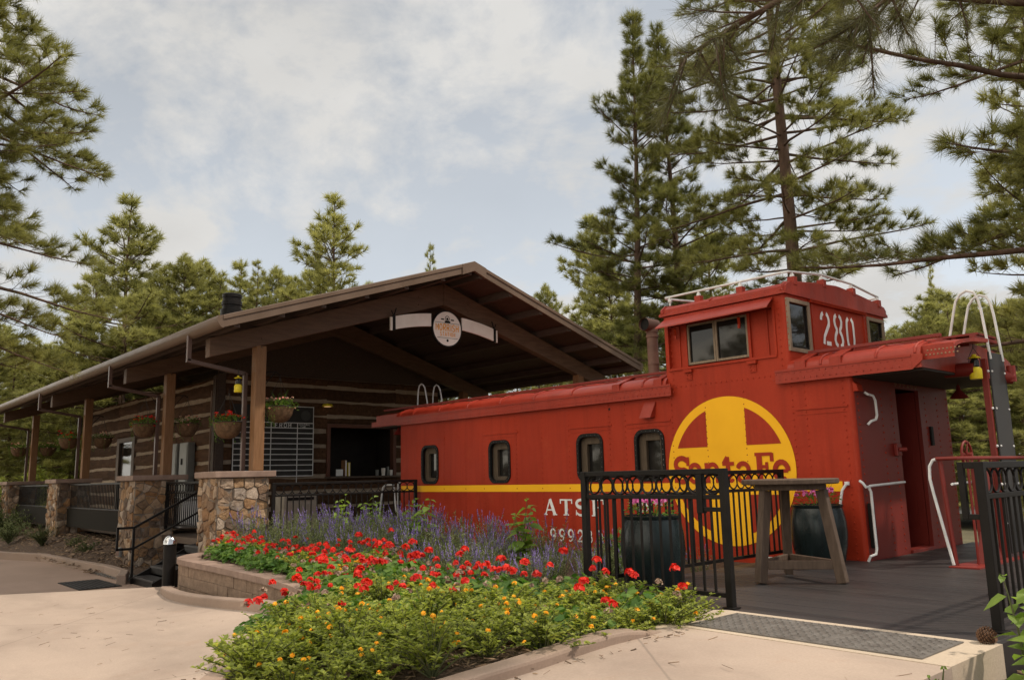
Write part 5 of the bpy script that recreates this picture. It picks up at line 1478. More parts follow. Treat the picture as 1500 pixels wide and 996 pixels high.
# hanging baskets
def basket(loc, label, seed, red=0.0, tall=False, side=1):
    r = random.Random(seed)
    t = thing('hanging_basket', label, 'flower basket', loc if side > 0 else (loc[0]-.42, loc[1]+.13, loc[2]), 0, None); t.scale = (.88, .88, .88)
    mb = MB(); mb.lathe([(.0,-.34),(.12,-.325),(.2,-.27),(.265,-.16),(.3,-.02),(.305,0),(.285,0),(.25,-.1),(.0,-.12)], (0,0,0), 26)
    mb.build('liner', M['coco'], t, smooth=True)
    mb = MB(); mb.torus((0,0,0), .308, .008, 'z', 26, 6)
    for k in range(3): a = 2*PI*k/3+.4; mb.tube([(.3*math.cos(a),.3*math.sin(a),0),(0,0,.62)], .004, 5)
    mb.tube([(0,0,.62),(0,0,.68)], .006, 6)
    mb.build('wire_frame', M['wire'], t)
    mb = MB(); sy = -side
    mb.tube([(0,0,.68),(0,sy*.1,.74),(0,sy*.3,.72),(0,sy*.36,.6)], .012, 8); mb.tube([(0,sy*.36,.1),(0,sy*.36,.72)], .014, 8); mb.tube([(0,sy*.12,.72),(0,sy*.3,.5),(0,sy*.355,.4)], .009, 6)
    mb.build('bracket', M['black'], t, smooth=True)
    LV, LF, LT = [], [], []; BV, BF, BT = [], [], []
    for _ in range(330):
        a = r.uniform(0,2*PI); rr = .36*math.sqrt(r.random()); z = .14*r.random() - (.1*r.random() if rr > .28 else 0)
        leaf(LV, LF, LT, (rr*math.cos(a), rr*math.sin(a), z), (math.cos(a)*.6, math.sin(a)*.6, r.uniform(-.3,1)), .06*r.uniform(.6,1.2), .03, r)
    for _ in range(5):
        a = r.uniform(0,2*PI); 
        for k in range(14):
            z = -.03*k; rr = .31+.02*math.sin(k*.4); leaf(LV, LF, LT, (rr*math.cos(a), rr*math.sin(a), z), (r.uniform(-1,1), r.uniform(-1,1), -.4), .045, .028, r)
    if tall:
        for _ in range(16):
            a = r.uniform(0,2*PI); leaf(LV, LF, LT, (.08*math.cos(a), .08*math.sin(a), .02), (.3*math.cos(a), .3*math.sin(a), 1), r.uniform(.25,.42), .012, r)
    nh = 26; heads = []
    for _ in range(nh):
        a = r.uniform(0,2*PI); rr = .38*math.sqrt(r.random()); z = .1+.1*r.random() if rr < .27 else r.uniform(-.08,.14)
        h_ = ([], [], []); head(*h_, Vector((rr*math.cos(a), rr*math.sin(a), z)), .022, 7, .02, r); heads.append(h_)
    if red:
        for _ in range(7):
            a = r.uniform(0,2*PI); rr = .34*math.sqrt(r.random()); h_ = ([], [], []); head(*h_, Vector((rr*math.cos(a), rr*math.sin(a), .1+.14*r.random())), .032, 12, .02, r); heads.append(h_)
    o = raw_mesh('plants', LV, LF, M['leaf_geranium'], t, LT)
    for k, h_ in enumerate(heads): ngon_part('bloom', h_[0], h_[1], h_[2], M['petal_red'] if red else M['petal_mix'], o)
PX = [x-.1 for x in bx]
basket((PX[0],-2.88,2.44), 'hanging basket of pale flowers with tall sprigs right of the nearest porch post', 1, 0, True, 1)
basket((PX[0],-3.80,2.16), 'hanging basket of red flowers left of the nearest porch post, below the yellow lantern', 2, 1, False, -1)
basket((PX[1],-2.88,2.42), 'hanging basket right of the second porch post, above the grey cabinets', 3, 0, False, 1)
basket((PX[1],-3.80,2.42), 'hanging basket of red flowers left of the second porch post', 4, 1, False, -1)
basket((PX[2],-2.88,2.42), 'hanging basket right of the third porch post, against the dark end of the log wall', 5, 0, False, 1)
basket((PX[2],-3.80,2.42), 'hanging basket with pink flowers left of the third porch post', 6, 1, False, -1)
basket((PX[3],-2.88,2.42), 'hanging basket right of the farthest porch post', 7, 0, False, 1)
basket((PX[3],-3.80,2.42), 'hanging basket left of the farthest porch post', 8, 0, False, -1)
# ------------------------------------------------------------------ flower bed
def in_bed(x, y):
    if y > -.35 or x < -9.2: return False
    if x > -.9 and y > -4.02: return False
    # outline of the kerb and wall
    poly = [(.70,-4.05),(.72,-5.0),(.70,-6.2),(.48,-6.95),(0,-7.4),(-.85,-7.3),(-1.5,-6.9),(-2.1,-6.4),(-2.7,-5.8),(-3.0,-5.3),(-5.1,-4.7),(-7.0,-4.55),(-8.7,-4.42),(-9.25,-4.0),(-9.2,-.3),(-.96,-.3),(-.96,-3.9)]
    c = False; j = len(poly)-1
    for i in range(len(poly)):
        xi, yi = poly[i]; xj, yj = poly[j]
        if (yi > y) != (yj > y) and x < (xj-xi)*(y-yi)/(yj-yi)+xi: c = not c
        j = i
    return c
def bed_front(x):                      # y of the geranium belt's middle along the bed
    pts = [(-9.3,-4.1),(-8,-4.2),(-6,-4.35),(-4.5,-4.6),(-3,-5.1),(-2,-5.35),(-.8,-5.1),(.2,-4.65),(.8,-4.4)]
    for (a, ya), (b, yb) in zip(pts, pts[1:]):
        if a <= x <= b: return ya+(yb-ya)*(x-a)/(b-a)
    return -4.3
def make_geranium(seed):
    r = random.Random(seed); LV, LF, LT = [], [], []; BV, BF, BT = [], [], []
    for _ in range(150):
        a = r.uniform(0,2*PI); rr = .24*math.sqrt(r.random()); z = .27*r.uniform(.25,1)*(1-(rr/.34)**2)
        c = Vector((rr*math.cos(a), rr*math.sin(a), z)); nrm = Vector((math.cos(a)*.6+r.uniform(-.4,.4), math.sin(a)*.6+r.uniform(-.4,.4), 1)).normalized()
        u = nrm.orthogonal().normalized(); v = nrm.cross(u); R_ = r.uniform(.022,.042); k = len(LV)
        for i in range(7):
            t = 2*PI*i/7; q = R_*(1 if i else .35); LV.append(tuple(c+(u*math.cos(t)+v*math.sin(t))*q*r.uniform(.85,1.1)+nrm*r.uniform(-.006,.006)))
        LF.append(tuple(range(k, k+7))); LT.append(r.random())
    n = r.randint(4, 7)
    for i in range(n):
        a = r.uniform(0,2*PI); rr = .25*math.sqrt(r.random()); c = Vector((rr*math.cos(a), rr*math.sin(a), r.uniform(.24,.37)))
        h_ = ([], [], []); head(*h_, c, r.uniform(.019,.036), 18, .0185, r, 1.0); BV.append(h_)
    return LV, LF, LT, BV, BF, BT
def ngon_mesh(name, V, F, mat, parent, tint):
    me = D.meshes.new(name); me.from_pydata(V, [], F); me.materials.append(mat)
    at = me.attributes.new('tint', 'FLOAT', 'FACE'); at.data.foreach_set('value', tint)
    o = D.objects.new(name, me); COL.objects.link(o); o.parent = parent; return o
def make_lantana(seed, yellow=True):
    r = random.Random(seed); LV, LF, LT = [], [], []; BV, BF, BT = [], [], []; SV = MB()
    tips = []
    for s in range(40):
        a = r.uniform(0,2*PI); out = r.uniform(.04,.34); h = r.uniform(.14,.36)*(1-.3*out/.4); p0 = Vector((0,0,0)); p1 = Vector((math.cos(a)*out*.5, math.sin(a)*out*.5, h*.75)); p2 = Vector((math.cos(a)*out, math.sin(a)*out, h))
        SV.tube([p0, p1, p2], [.005,.004,.002], 4, caps=False); tips.append(p2)
        for k in range(27):
            t = r.uniform(.25,1.05); p = p0.lerp(p1, min(1,t*2)) if t < .5 else p1.lerp(p2, (t-.5)*2)
            aa = r.uniform(0,2*PI); leaf(LV, LF, LT, p, (math.cos(aa), math.sin(aa), r.uniform(0,.9)), r.uniform(.026,.05), r.uniform(.016,.027), r)
    for c in r.sample(tips, r.randint(2, 5)):
        h_ = ([], [], []); head(*h_, c+Vector((0,0,.015)), .016, 13, .0115, r, 1.0); BV.append(h_)
    return LV, LF, LT, BV, BF, BT, SV
def make_salvia(seed):
    r = random.Random(seed); LV, LF, LT = [], [], []; BV, BF, BT = [], [], []; SV = MB()
    for s in range(26):
        a = r.uniform(0,2*PI); rr = .2*math.sqrt(r.random()); h = r.uniform(.3,.62); lean = r.uniform(0,.14)
        p0 = Vector((rr*.5*math.cos(a), rr*.5*math.sin(a), 0)); p1 = Vector(((rr+lean)*math.cos(a), (rr+lean)*math.sin(a), h))
        SV.tube([p0, p1], [.004,.002], 4, caps=False)
        for k in range(26):
            t = r.uniform(.1,.95); p = p0.lerp(p1, t); aa = r.uniform(0,2*PI); leaf(LV, LF, LT, p, (math.cos(aa), math.sin(aa), .7), r.uniform(.035,.06), .011, r)
        if r.random() < (.8,.2,.6,.1,.45)[seed // 7 % 5]:
            n = 22; sp = r.uniform(.12,.2)
            for k in range(n):
                t = k/n; c = p1 + (p1-p0).normalized()*(t*sp-sp*.6); aa = r.uniform(0,2*PI); w_ = .015*(1-.6*t)
                u = Vector((math.cos(aa), math.sin(aa), .3)); b = len(BV); sd = Vector((-math.sin(aa), math.cos(aa), 0))*.006
                BV += [tuple(c-sd), tuple(c+u*w_-sd*.6+Vector((0,0,.004))), tuple(c+u*w_+sd*.6+Vector((0,0,.01))), tuple(c+sd+Vector((0,0,.008)))]
                BF.append((b,b+1,b+2,b+3)); BT.append(r.random())
    return LV, LF, LT, BV, BF, BT, SV
def make_broad(seed, h, n_st=3, ll=.15):
    r = random.Random(seed); LV, LF, LT = [], [], []; SV = MB()
    for s in range(n_st):
        a = 2*PI*s/n_st+r.uniform(-.4,.4); lean = r.uniform(.06,.22)*(1 if n_st > 1 else .5); hh = h*r.uniform(.7,1) if s else h
        p0 = Vector((0,0,0)); p2 = Vector((math.cos(a)*lean*hh, math.sin(a)*lean*hh, hh)); p1 = Vector((p2.x*.35, p2.y*.35, hh*.55))
        SV.tube([p0, p1, p2], [.009,.007,.003], 6)
        n = max(4, int(hh/.1)); az = r.uniform(0, PI)
        for k in range(n):
            t = .15+.85*k/(n-1); p = p0.lerp(p1, t/.55) if t < .55 else p1.lerp(p2, (t-.55)/.45); az += PI/2*.9
            sc = ll*(1.0 if t < .8 else 1-.55*(t-.8)/.2)*r.uniform(.8,1.1)
            for q in (0, PI):
                d = Vector((math.cos(az+q), math.sin(az+q), r.uniform(-.45,.55))).normalized(); side = d.cross(Vector((r.uniform(-.5,.5), r.uniform(-.5,.5), 1))).normalized(); up = side.cross(d)
                b = len(LV); w_ = sc*.62; drop = Vector((0,0,-1))
                P = [p+d*.01, p+d*sc*.3+side*w_*.45+up*.012, p+d*sc*.62+side*w_*.42+up*.0-up*sc*.02, p+d*sc+drop*sc*.22, p+d*sc*.62-side*w_*.42-up*sc*.02, p+d*sc*.3-side*w_*.45+up*.012, p+d*sc*.3-up*.004, p+d*sc*.62-up*sc*.05]
                LV += [tuple(x) for x in P]
                LF += [(b,b+1,b+6,b+5), (b+1,b+2,b+7,b+6), (b+6,b+7,b+4,b+5), (b+2,b+3,b+4,b+7)]; LT += [r.random()*.5+.25]*4
    return LV, LF, LT, SV

def plant_proto(name, kind, seed):
    t = thing(name, None, None, (0,0,0))
    if kind == 'ger':
        a,b,c,d,e_,f = make_geranium(seed); o = ngon_mesh('foliage', a,b, M['leaf_geranium'], t, c); [ngon_mesh('bloom', q[0], q[1], M['petal_red'], t, q[2]) for q in d]
        r = random.Random(seed+50); FV, FF, FT = [], [], []
        for _ in range(3): aa = r.uniform(0,2*PI); head(FV, FF, FT, Vector((.2*math.cos(aa), .2*math.sin(aa), r.uniform(.2,.3))), .026, 12, .016, r)
        ngon_mesh('spent_blooms', FV, FF, M['petal_faded'], t, FT)
    elif kind == 'lan':
        a,b,c,d,e_,f,s = make_lantana(seed); ngon_mesh('foliage', a,b, M['leaf_lantana'], t, c); [ngon_mesh('bloom', q[0], q[1], M['petal_yellow'], t, q[2]) for q in d]; s.build('stems', M['twig'], t)
    elif kind == 'sal':
        a,b,c,d,e_,f,s = make_salvia(seed); ngon_mesh('foliage', a,b, M['leaf_salvia'], t, c); ngon_mesh('blooms', d,e_, M['petal_purple'], t, f); s.build('stems', M['twig'], t)
    return t
r = random.Random(21)
protos = {}
def put_plant(kind, name, x, y, label, cat, group, scale=1.0, nvar=4, z=None):
    v = r.randrange(nvar); key = (kind, v)
    if key not in protos:
        t = plant_proto(name, kind, 100+v*7+len(kind)); protos[key] = t
    else:
        t = copy_tree(protos[key])
    t.location = (x, y, soil_z(x, y)-.01 if z is None else z); t.rotation_euler = (r.uniform(-.08,.08), r.uniform(-.08,.08), r.uniform(0, 2*PI)); s_ = scale*r.uniform(.85,1.2); t.scale = (s_, s_, s_*r.uniform(.9,1.1))
    tag(t, label, cat, group)
placed = []
def far_enough(x, y, d):
    for px_, py_, k in placed:
        if (px_-x)**2+(py_-y)**2 < (d*.5+k*.5)**2: return False
    return True
cnt = {'ger': 0, 'lan': 0, 'sal': 0}
for trial in range(9000):
    x = r.uniform(-9.2, .75); y = r.uniform(-7.45, -1.6)
    if not in_bed(x, y): continue
    f = bed_front(x); d = y - f
    belt = .36 if x < -4.5 else .86
    if abs(d) < belt and ((x < -4.5 and r.random() < .85) or (-4.5 <= x < -.6 and r.random() < .62) or (x >= -.6 and r.random() < .16)): kind, sp = 'ger', .29
    elif -belt-.75 < d < 0 and -4 < x < -.6 and r.random() < .26: kind, sp = 'ger', .28
    elif d <= belt*.5: kind, sp = 'lan', .25
    elif d > belt*.9 and x < -1.05: kind, sp = 'sal', .34
    elif x >= -.7: kind, sp = 'lan', .25
    else: continue
    if x > -.95 and y > -4.25: continue
    if cnt[kind] >= {'ger': 110, 'lan': 200, 'sal': 100}[kind] or not far_enough(x, y, sp): continue
    placed.append((x, y, sp)); cnt[kind] += 1
    if kind == 'ger':
        put_plant('ger', 'geranium', x, y, 'red flowered geranium in the belt along the middle of the flower bed', 'flower', 'red geraniums in the flower bed', 1.0 if x < -4.5 else 1.18)
    elif kind == 'lan':
        put_plant('lan', 'lantana', x, y, 'low leafy lantana with small yellow blooms at the front of the flower bed', 'flower', 'yellow lantanas in the flower bed', 1.0 if x < 0 else .9, 5)
    else:
        s_ = 1.08 if x < -5 else (.95 if x < -3.4 else .74)
        put_plant('sal', 'salvia', x, y, 'grey green salvia with purple spikes at the back of the flower bed', 'flower', 'purple salvias in the flower bed', s_, 5)
def broad_plant(loc, label, h, n_st, seed, ll=.15, mat='leaf_big'):
    t = thing('broadleaf_plant', label, 'plant', loc)
    a,b,c,s = make_broad(seed, h, n_st, ll); ngon_mesh('leaves', a,b, M[mat], t, c); s.build('stems', M['twig'], t)
    return t
broad_plant((-2.85,-2.9,-.12), 'tallest broad leaved plant against the caboose wall, left of the white lettering', .92, 4, 1, .22)
broad_plant((-4.85,-3.0,-.12), 'broad leaved plant before the left end of the caboose, among purple spikes', .9, 4, 2, .22)
broad_plant((-5.6,-2.6,-.12), 'broad leaved plant rising in front of the white platform rail', .88, 3, 3, .22)
broad_plant((-7.2,-2.3,-.12), 'broad leaved plant before the porch railing, nearer the caboose', .9, 3, 4, .22)
broad_plant((-7.9,-2.5,-.12), 'slim broad leaved plant before the porch railing, nearer the stone pillar', .95, 2, 5, .18)
broad_plant((-2.0,-2.2,-.12), 'dense broad leaved bush under the white lettering 999280', .55, 8, 6, .24, 'leaf_geranium')
broad_plant((-1.35,-2.6,-.12), 'dense broad leaved bush behind the corner post of the railing', .5, 7, 7, .22, 'leaf_geranium')
broad_plant((2.88,-4.2,-.2), 'bright leafy shoot at the slab corner in front of the right railing', .78, 2, 8, .15)
broad_plant((3.0,-4.4,-.2), 'second leafy shoot at the right edge of the picture', .6, 2, 9, .15)
broad_plant((2.80,-5.25,-.2), 'small sprig growing beside the near end of the concrete slab', .30, 4, 10, .05)
# bark chips and fallen needles
def chips(name, n, area, zf, lmin, lmax, mat, flat, seed, fx=None):
    r = random.Random(seed); V, F, T2 = [], [], []
    x0, x1, y0, y1 = area
    while n > 0:
        x = r.uniform(x0, x1); y = r.uniform(y0, y1)
        if fx and not fx(x, y): continue
        n -= 1; a = r.uniform(0, PI); l = r.uniform(lmin, lmax); w_ = l*flat*r.uniform(.6,1.4); z = zf(x, y)+r.uniform(.004,.02); tl = r.uniform(-.25,.25)
        dx, dy = math.cos(a)*l/2, math.sin(a)*l/2; nx, ny = -math.sin(a)*w_/2, math.cos(a)*w_/2; b = len(V); hz_ = tl*l/2; th = min(.008, w_*.6)
        V += [(x-dx-nx,y-dy-ny,z-hz_),(x+dx-nx,y+dy-ny,z+hz_),(x+dx+nx,y+dy+ny,z+hz_+th),(x-dx+nx,y-dy+ny,z-hz_+th),(x-dx-nx,y-dy-ny,z-hz_-th),(x+dx-nx,y+dy-ny,z+hz_-th),(x+dx+nx,y+dy+ny,z+hz_),(x-dx+nx,y-dy+ny,z-hz_)]
        for f in ((0,1,2,3),(7,6,5,4),(0,4,5,1),(1,5,6,2),(2,6,7,3),(3,7,4,0)): F.append(tuple(b+i for i in f)); T2.append(r.random())
        tq = r.random()
        for i in range(6): T2[-1-i] = tq
    return raw_mesh(name, V, F, mat, None, T2)
tag(chips('bark_chips', 2600, (2.72,4.6,-5.6,-2.5), lambda x,y: -.2, .02, .08, M['chip'], .35, 1), 'shredded bark mulch on the ground right of the slab', 'mulch', kind='stuff')
tag(chips('bed_litter', 2600, (-3,.74,-7.3,-4.0), lambda x,y: soil_z(x,y), .03, .12, M['chip'], .08, 2, in_bed), 'dry stems and bark litter on the flower bed soil', 'mulch', kind='stuff')
tag(chips('fallen_needles', 90, (-8.5,2.6,-7.5,-4.9), lambda x,y: path_z(x,y)-.002, .015, .11, M['chip'], .03, 3, lambda x,y: not in_bed(x-.2,y) and not in_bed(x,y+.3) and not (x < -2.5 and y > -5.7)), 'scattered pine needles and bits of bark on the concrete walk', 'litter', kind='stuff')
_kl = [Vector((p[0], p[1])) for p in bp[:9]]
def near_kerb(x, y):
    q = Vector((x, y))
    for a, b in zip(_kl, _kl[1:]):
        ab = b-a; t_ = max(0, min(1, (q-a).dot(ab)/ab.length_squared)); dd_ = (q-(a+ab*t_)).length
        if dd_ < .3: return dd_ < .3*rnd.random()**1.5+.02 and not in_bed(x, y) and not in_bed(x-.2, y+.1)
    return False
tag(chips('kerb_litter', 240, (-2.4,1.3,-8.0,-4.9), lambda x,y: path_z(x,y)-.001, .01, .045, M['chip'], .12, 6, near_kerb), 'dry needles and bark gathered along the foot of the flower bed kerb', 'litter', kind='stuff')
tag(chips('gravel', 900, (-14.2,-11.9,-4.75,-4.1), lambda x,y: -.69, .02, .05, M['gravel'], .8, 4), 'grey gravel at the foot of the second stone pillar', 'gravel', kind='stuff')
tag(chips('leaf_litter', 2500, (-30,-13.5,-4.9,-2.5), lambda x,y: planting_z(x,y), .04, .16, M['chip'], .3, 5), 'bark mulch in the planting strip before the porch', 'mulch', kind='stuff')

# ------------------------------------------------------------------ pines
rng = np.random.default_rng(3)
def unit(v): return v/np.maximum(np.linalg.norm(v, axis=-1, keepdims=True), 1e-9)
def needle_mesh(name, pts, dirs, n, length, width, spread, mat, parent, seed, along=.12, tints=None):
    """tufts of needles: pts and dirs are the twig tips and the way they point"""
    g = np.random.default_rng(seed); m_ = len(pts)
    P = np.repeat(np.asarray(pts), n, axis=0); Dv = np.repeat(unit(np.asarray(dirs)), n, axis=0)
    P = P - Dv*(g.random((len(P),1))*along)
    q = unit(Dv*1.0 + g.normal(size=P.shape)*spread)
    q[:, 2] += .05; q = unit(q)
    L = length*(.7+.5*g.random((len(P),1)))
    side = unit(np.cross(q, g.normal(size=P.shape)))*width/2
    V = np.empty((len(P), 3, 3)); V[:,0] = P-side; V[:,1] = P+side; V[:,2] = P+q*L
    F = np.arange(len(P)*3).reshape(-1, 3)
    tt = np.repeat(g.random(m_) if tints is None else tints, n)*.75 + g.random(len(P))*.25
    return raw_mesh(name, V.reshape(-1,3), F, mat, parent, tt)

def pine_parts(seed, H, base, Lmax, r0, stems=((0,0,0,0),), whorl=.5, per=4, top_up=.9, low_droop=-.15, sub=.24, shape='cone', side_bias=None, tuft_gap=1.0, tw0=.16):
    """limbs as tube polylines and twig tips for the needles"""
    r = random.Random(seed); tubes = []; tips = []; dirs = []; tint = []
    for sx, sy, lean, cr in stems:
        trunk = []
        n = 14
        for k in range(n+1):
            t = k/n; off = cr*math.sin(min(1, t*3)*PI*.5)
            trunk.append(Vector((sx*min(1, t*5)+lean*t*H*.05 + .05*math.sin(t*7+seed), sy*min(1,t*5) + .05*math.cos(t*5+seed*2), t*H)))
        radii = [max(.012, r0*(1-.93*(k/n)**.9)*(1.25 if k == 0 else 1)) for k in range(n+1)]
        tubes.append((trunk, radii, 10))
        def at(z):
            t = min(.9999, z/H)*n; i = int(t); return trunk[i].lerp(trunk[i+1], t-i)
        z = base; az = r.uniform(0, 6)
        while z < H*.985:
            u = (z-base)/(H-base)
            if shape == 'cone': prof_ = (1-u)**.8*(.55+.45*min(1, u*5))+.05
            elif shape == 'pine': prof_ = min(1, (1-u)*1.75)**.85*(.62+.38*min(1, u*4))*(.8+.3*math.sin(u*23+seed))+.06
            elif shape == 'round': prof_ = math.sin(PI*min(1, .18+.84*u))**.7*.95+.05
            else: prof_ = (1-.75*u)*(.7+.3*r.random())
            k_ = per if u < .8 else max(2, per-1)
            for _ in range(k_):
                az += 2.4+r.uniform(-.4,.4)
                if r.random() < .16: continue
                Lb = Lmax*prof_*r.uniform(.5,1.22)
                if side_bias is not None: Lb *= .75+.45*max(0, math.cos(az-side_bias))
                p = at(z+r.uniform(-.12,.12)); e0 = low_droop + (top_up-low_droop)*u**1.3 + r.uniform(-.12,.12)
                d = Vector((math.cos(az)*math.cos(e0), math.sin(az)*math.cos(e0), math.sin(e0)))
                pts = [p]; ns = 6; cur = p
                for i in range(ns):
                    bend = -.10 + .30*(i/ns)             # sags, then the tip lifts
                    d = (d + Vector((r.uniform(-.12,.12), r.uniform(-.12,.12), bend*.45+r.uniform(-.06,.06)))).normalized()
                    cur = cur + d*Lb/ns; pts.append(cur)
                rb = max(.008, .012*Lb+.006)
                tubes.append((pts, [rb*(1-.8*i/ns) for i in range(ns+1)], 5))
                tr_ = r.random()
                # side twigs over the outer part of the limb
                s = Lb*(tw0 if Lb > 1 else .1); sgn = 1
                while s < Lb*1.0:
                    f = s/Lb*ns; i = min(ns-1, int(f)); q = pts[i].lerp(pts[i+1], f-i); dd = (pts[i+1]-pts[i]).normalized()
                    sd = dd.cross(Vector((0,0,1)))
                    sd = sd.normalized() if sd.length > 1e-3 else Vector((1,0,0))
                    tw = (dd*.7 + sd*sgn*r.uniform(.5,1.0) + Vector((0,0,r.uniform(.0,.55)))).normalized()
                    lt = min(.75, (Lb-s)*.45+.14)*r.uniform(.6,1.1)
                    e_ = q+tw*lt+Vector((0,0,lt*.12))
                    tubes.append(([q, q.lerp(e_, .5)-Vector((0,0,lt*.04)), e_], [.007,.005,.003], 3))
                    tips.append(e_); dirs.append((e_-q).normalized()); tint.append(tr_*.4+r.random()*.6)
                    if lt > .2:
                        for kk in range(2 if lt < .45 else 4):
                            fr = r.uniform(.45,.8); m2 = q.lerp(e_, fr); w2 = (tw+Vector((r.uniform(-.8,.8), r.uniform(-.8,.8), r.uniform(0,.6)))).normalized(); t2 = m2+w2*.2
                            tubes.append(([m2, t2], [.004,.003], 3)); tips.append(t2); dirs.append(w2); tint.append(tr_*.4+r.random()*.6)
                    sgn = -sgn; s += sub*r.uniform(.7,1.3)*tuft_gap
                tips.append(pts[-1]); dirs.append(d); tint.append(r.random())
            z += whorl*r.uniform(.75,1.25)*(1-.35*u)
        tips.append(trunk[-1]); dirs.append(Vector((0,0,1))); tint.append(.5)
    return tubes, tips, dirs, tint
def build_tree(name, seed, nn, nl, nw, mat, **kw):
    t = thing(name, None, None)
    tubes, tips, dirs, tint = pine_parts(seed, **kw)
    mb = MB()
    for pts, rad, k in tubes: mb.tube(pts, rad, k, caps=False)
    mb.build('trunk', M['bark'], t, smooth=True, angle=80)
    needle_mesh('crown', [tuple(p) for p in tips], [tuple(p) for p in dirs], nn, nl, nw, .62, M[mat], t, seed, along=.13, tints=np.array(tint))
    return t
PINE_CAT = 'tree'
def plant_tree(t, loc, label, rz=0.0, s=1.0, group=None, sz=None):
    t.location = loc; t.rotation_euler = (0, 0, rz); t.scale = (s, s, sz or s); tag(t, label, PINE_CAT, group); return t
gz = -.9
# the near ones
T1 = plant_tree(build_tree('pine_tree', 31, 48, .22, .010, 'needle', H=17.5, base=4.6, Lmax=2.75, r0=.26, whorl=.42, per=5, top_up=.75, low_droop=-.3, shape='pine', sub=.16), bearing(-82, 18, gz), 'large pine at the left edge with drooping lower limbs', 1.0)
T10 = plant_tree(build_tree('pine_tree', 10, 40, .28, .0125, 'needle', H=17.8, base=2.0, Lmax=2.55, r0=.21, stems=((.7,.75,-.5,0),(-.6,-.65,.7,0)), whorl=.5, per=5, top_up=1.0, low_droop=-.1, shape='pine', sub=.14, tw0=.36), bearing(975, 27, gz), 'twin stemmed pine rising just left of the caboose cupola', .2)
T12 = plant_tree(build_tree('pine_tree', 12, 40, .24, .0115, 'needle', H=24, base=4.8, Lmax=3.2, r0=.27, whorl=.5, per=5, top_up=.6, low_droop=-.1, shape='round', sub=.145, tw0=.32), bearing(1186, 22.5, gz), 'tall straight pine standing right behind the caboose cupola', .5)
T13 = plant_tree(build_tree('pine_tree', 13, 44, .22, .009, 'needle', H=16, base=3.6, Lmax=4.2, r0=.26, whorl=.66, per=4, top_up=.5, low_droop=-.05, shape='round', sub=.15, side_bias=math.radians(205)), bearing(1690, 14.5, gz+.4), 'pine reaching long open limbs in from the right edge', 0.0)
# the pine over the photographer's right shoulder: its low limb hangs into the top of the picture
t = thing('pine_tree', 'near pine whose long needled bough hangs into the top right of the picture', 'tree', (7.4, -4.2, -.25))
tubes, tips, dirs, tint = pine_parts(77, H=15, base=7.5, Lmax=2.6, r0=.24, whorl=.8, per=3, top_up=.6, low_droop=-.1, shape='round', sub=.3)
rr_ = random.Random(8)
def bough(p0, pts_rel, n_tw, seed):
    r = random.Random(seed); P = [Vector(p0)+Vector(q) for q in pts_rel]
    tubes.append((P, [.05*(1-.8*i/(len(P)-1)) for i in range(len(P))], 7)); out = []
    for k in range(n_tw):
        f = r.uniform(.35, 1)*(len(P)-1); i = min(len(P)-2, int(f)); q = P[i].lerp(P[i+1], f-i); dd = (P[i+1]-P[i]).normalized()
        w2 = (dd*.6+Vector((r.uniform(-.7,.7), r.uniform(-.7,.7), r.uniform(-.75,.25)))).normalized(); l = r.uniform(.2,.55); e_ = q+w2*l
        tubes.append(([q, q.lerp(e_,.5)+Vector((0,0,-.01)), e_], [.01,.007,.004], 4)); out.append((e_, w2)); 
        for kk in range(2):
            m2 = q.lerp(e_, r.uniform(.4,.8)); w3 = (w2+Vector((r.uniform(-.8,.8), r.uniform(-.8,.8), r.uniform(-.5,.4)))).normalized(); out.append((m2+w3*.12, w3))
    return out
near_t = bough((0,0,5.0), [(0,0,0),(-1.5,-.1,.1),(-2.8,-.35,-.05),(-3.9,-.6,-.3),(-4.8,-.85,-.62),(-5.45,-1.1,-.85),(-5.75,-1.25,-1.0)], 44, 1)
near_t += bough((0,0,5.15), [(0,0,0),(-1.6,.2,.1),(-3.0,.1,-.1),(-4.0,-.1,-.4),(-4.6,-.25,-.7),(-5.0,-.4,-.95)], 38, 2)
mb = MB()
for pts, rad, k in tubes: mb.tube(pts, rad, k, caps=False)
mb.build('trunk', M['bark'], t, smooth=True, angle=80)
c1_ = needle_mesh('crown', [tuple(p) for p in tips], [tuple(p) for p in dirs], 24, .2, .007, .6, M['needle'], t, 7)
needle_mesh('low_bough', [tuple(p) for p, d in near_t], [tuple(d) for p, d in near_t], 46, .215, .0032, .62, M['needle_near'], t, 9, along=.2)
# middle distance
V_ = []
for i, kw in enumerate((dict(H=13, base=1.2, Lmax=2.7, r0=.16, whorl=.5, per=5, shape='pine', tw0=.3), dict(H=13, base=1.6, Lmax=2.5, r0=.15, whorl=.45, per=5, shape='round'), dict(H=15, base=3.0, Lmax=2.1, r0=.18, whorl=.55, per=4, shape='pine', top_up=.8, tw0=.3))):
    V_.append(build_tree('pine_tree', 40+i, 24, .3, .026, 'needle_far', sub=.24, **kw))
used_v = [False]*3
def mid_tree(v, px, dist, H, label, group=None, rz=None, wide=1.0, z=-1.0):
    h0 = (13,13,15)[v]
    if used_v[v]: t = copy_tree(V_[v])
    else: t = V_[v]; used_v[v] = True
    s = H/h0
    return plant_tree(t, bearing(px, dist, z), label, rnd.uniform(0,6) if rz is None else rz, s*wide, group, s)
mid_tree(0, 170, 39, 15.0, 'cone shaped pine rising over the left slope of the station roof', wide=1.15)
mid_tree(1, 105, 41, 9.8, 'short pine beside the large left pine, low over the roof edge', wide=1.2)
mid_tree(1, 258, 40, 12.6, 'round topped pine left of the black roof vent', wide=1.1)
mid_tree(1, 222, 42, 12.4, 'pine close to the right flank of the cone shaped pine', wide=1.0)
mid_tree(0, 312, 40, 11.8, 'bushy pine directly behind the black roof vent', wide=1.15)
